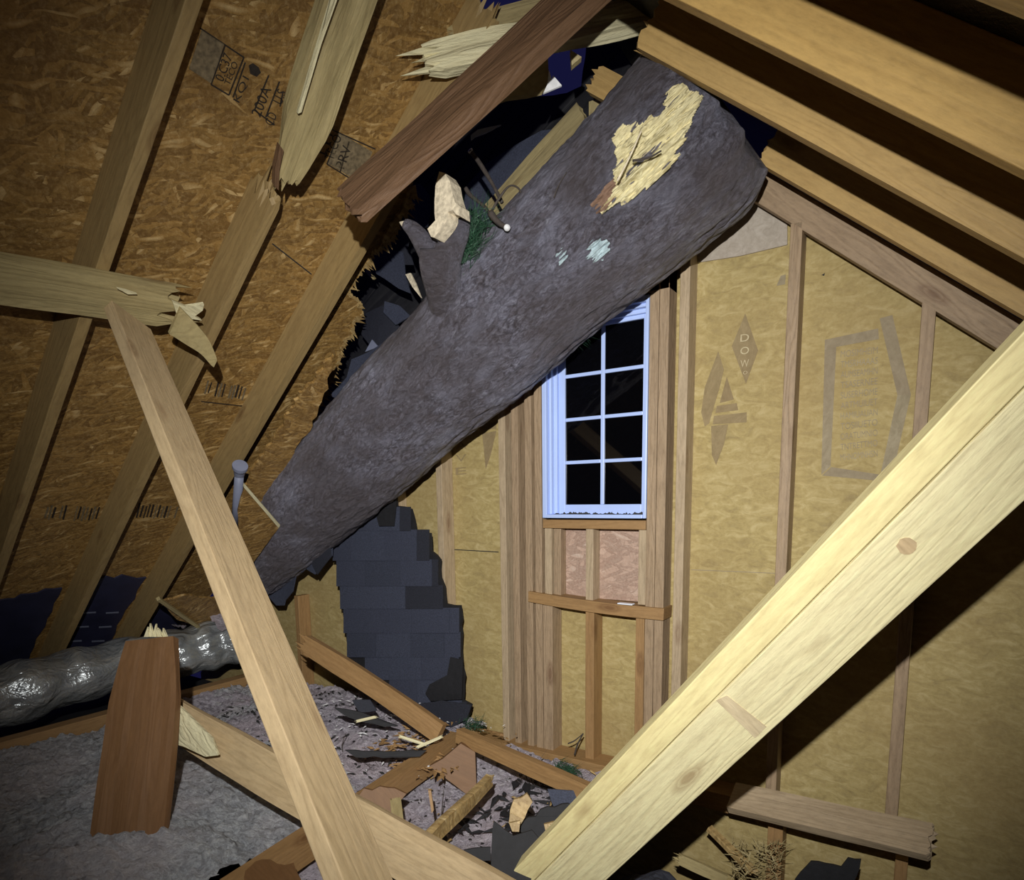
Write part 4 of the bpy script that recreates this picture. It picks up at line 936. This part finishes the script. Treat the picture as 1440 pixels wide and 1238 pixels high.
# loose crumbs of bark, felt and wood on the insulation
def crumbs(name, label, reg, zf, n, m, seed, s0, s1, flat=.35, group=None):
    V = []; Fc = []; rnd = random.Random(seed)
    for i in range(n):
        x = rnd.uniform(reg[0], reg[1]); y = rnd.uniform(reg[2], reg[3]); s_ = rnd.uniform(s0, s1)
        c = Vector((x, y, zf(x, y))); a = rnd.random()*PI; u_ = Vector((math.cos(a), math.sin(a), rnd.uniform(-.3, .3))); v_ = Vector((-math.sin(a), math.cos(a), rnd.uniform(-.3, .3)))
        b_ = len(V); V += [c-u_*s_*rnd.uniform(1, 3), c-v_*s_*.5, c+u_*s_, c+v_*s_*.6, c+Vector((0, 0, s_*flat)), c-Vector((0, 0, s_*flat))]
        for k in range(4): Fc += [(b_+k, b_+(k+1) % 4, b_+4), (b_+(k+1) % 4, b_+k, b_+5)]
    return tag(mesh(name, V, Fc, M[m]), label, 'debris', group, 'stuff')
zfun = lambda z0, amp, sd: (lambda x, y: z0+amp*(noise.noise(Vector((x, y, sd))*2.2)+.5*noise.noise(Vector((x, y, sd))*6))+.02)
crumbs('bark_crumbs', 'black bark crumbs scattered over the pinkish insulation', (-3.1, -1.78, 1.5, 2.3), zfun(.10, .05, 2), 260, 'dirt', 1, .004, .015)
crumbs('bark_crumbs', 'dark specks scattered over the middle insulation', (-1.72, -1.0, .8, 2.25), zfun(.02, .04, 3), 420, 'dirt', 2, .002, .008)
crumbs('wood_crumbs', 'pale wood crumbs scattered over the pinkish insulation', (-2.6, -1.6, 1.5, 2.3), zfun(.115, .05, 2), 160, 'caulk', 3, .003, .012)
crumbs('wood_crumbs', 'brown wood chips on the middle insulation', (-1.72, -1.0, .8, 2.25), zfun(.03, .04, 3), 70, 'osb_bit', 4, .004, .016)
twig('twig', 'dark curved twig arching over the debris by the leaning timber', [(488, 1070), (481, 1052), (486, 1032)], 1.75, .003)
twig('twig', 'thin black twig stuck in the middle insulation', [(620, 1160), (622, 1135), (624, 1112)], 1.6, .0022)
twig('twig', 'thin forked twig low in the middle insulation', [(654, 1225), (640, 1200), (622, 1180)], 1.45, .0022)
tag(prism('wood_splinter', [PD(x, y, 2.15) for x, y in [(602, 1112), (606, 1112), (610, 1140), (607, 1144)]], fw, .01, M['joist']), 'brown sliver stuck upright in the middle insulation', 'splinter')

# knot and finger joint on the big timber
def on_brace(px, py):
    v = ray(px, py); n_ = bt; return CAM+v*((BM0-CAM).dot(n_)/v.dot(n_))
kp = [on_brace(1275+14*math.cos(2*PI*k/14)*(1+.1*math.sin(3*k)), 768+12*math.sin(2*PI*k/14)) for k in range(14)]
prism('knot', [p-bt*.0012 for p in kp], bt, .001, M['web'], wide_b)
prism('finger_joint', [p-bt*.0012 for p in (on_brace(1007, 985), on_brace(1022, 978), on_brace(1078, 1022), on_brace(1062, 1038))], bt, .001, M['brace_joint'], wide_b)

crumbs('wood_crumbs', 'brown shreds of wood heaped round the plank junction', (-2.0, -1.5, 1.7, 2.25), lambda x, y: .13+.03*noise.noise(Vector((x*9, y*9, 2))), 260, 'joist', 6, .004, .02)
crumbs('bark_crumbs', 'black shingle bits piled beside the big diagonal timber', (-1.35, -.9, 1.3, 2.1), lambda x, y: .04+.05*noise.noise(Vector((x*7, y*7, 5))), 170, 'felt', 7, .008, .032)
needles('twig_tangle', 'grey green tangle of dry twigs under the short brown board', (735, 1085), (800, 1110), 2.05, 420, .07, 9, 9, 'twig')
needles('twig_tangle', 'dark tangle of twigs beside the leaning timber above the long dark shingle', (470, 1072), (520, 1080), 1.75, 220, .06, 7, 10, 'twig')
for k, (x0, y0, x1, y1, d_, lb) in enumerate([
        (560, 1035, 600, 1048, 2.72, 'pale shredded sliver just left of the plank junction'),
        (585, 1052, 622, 1036, 2.70, 'pale shredded sliver lying across the plank junction'),
        (500, 1015, 530, 1008, 2.85, 'pale wood sliver on the pinkish insulation under the sloping board'),
        (840, 1092, 868, 1106, 2.25, 'thin straw coloured sliver on the foot of the wall by the big timber'),
        (738, 1066, 772, 1080, 2.5, 'bright straw like sliver lying along the short brown board')]):
    tag(board('wood_splinter', PD(x0, y0, d_), PD(x1, y1, d_-.03), uu, .012, .006, M['fresh'], jA=.02, jB=.02, seed=100+k), lb, 'splinter')
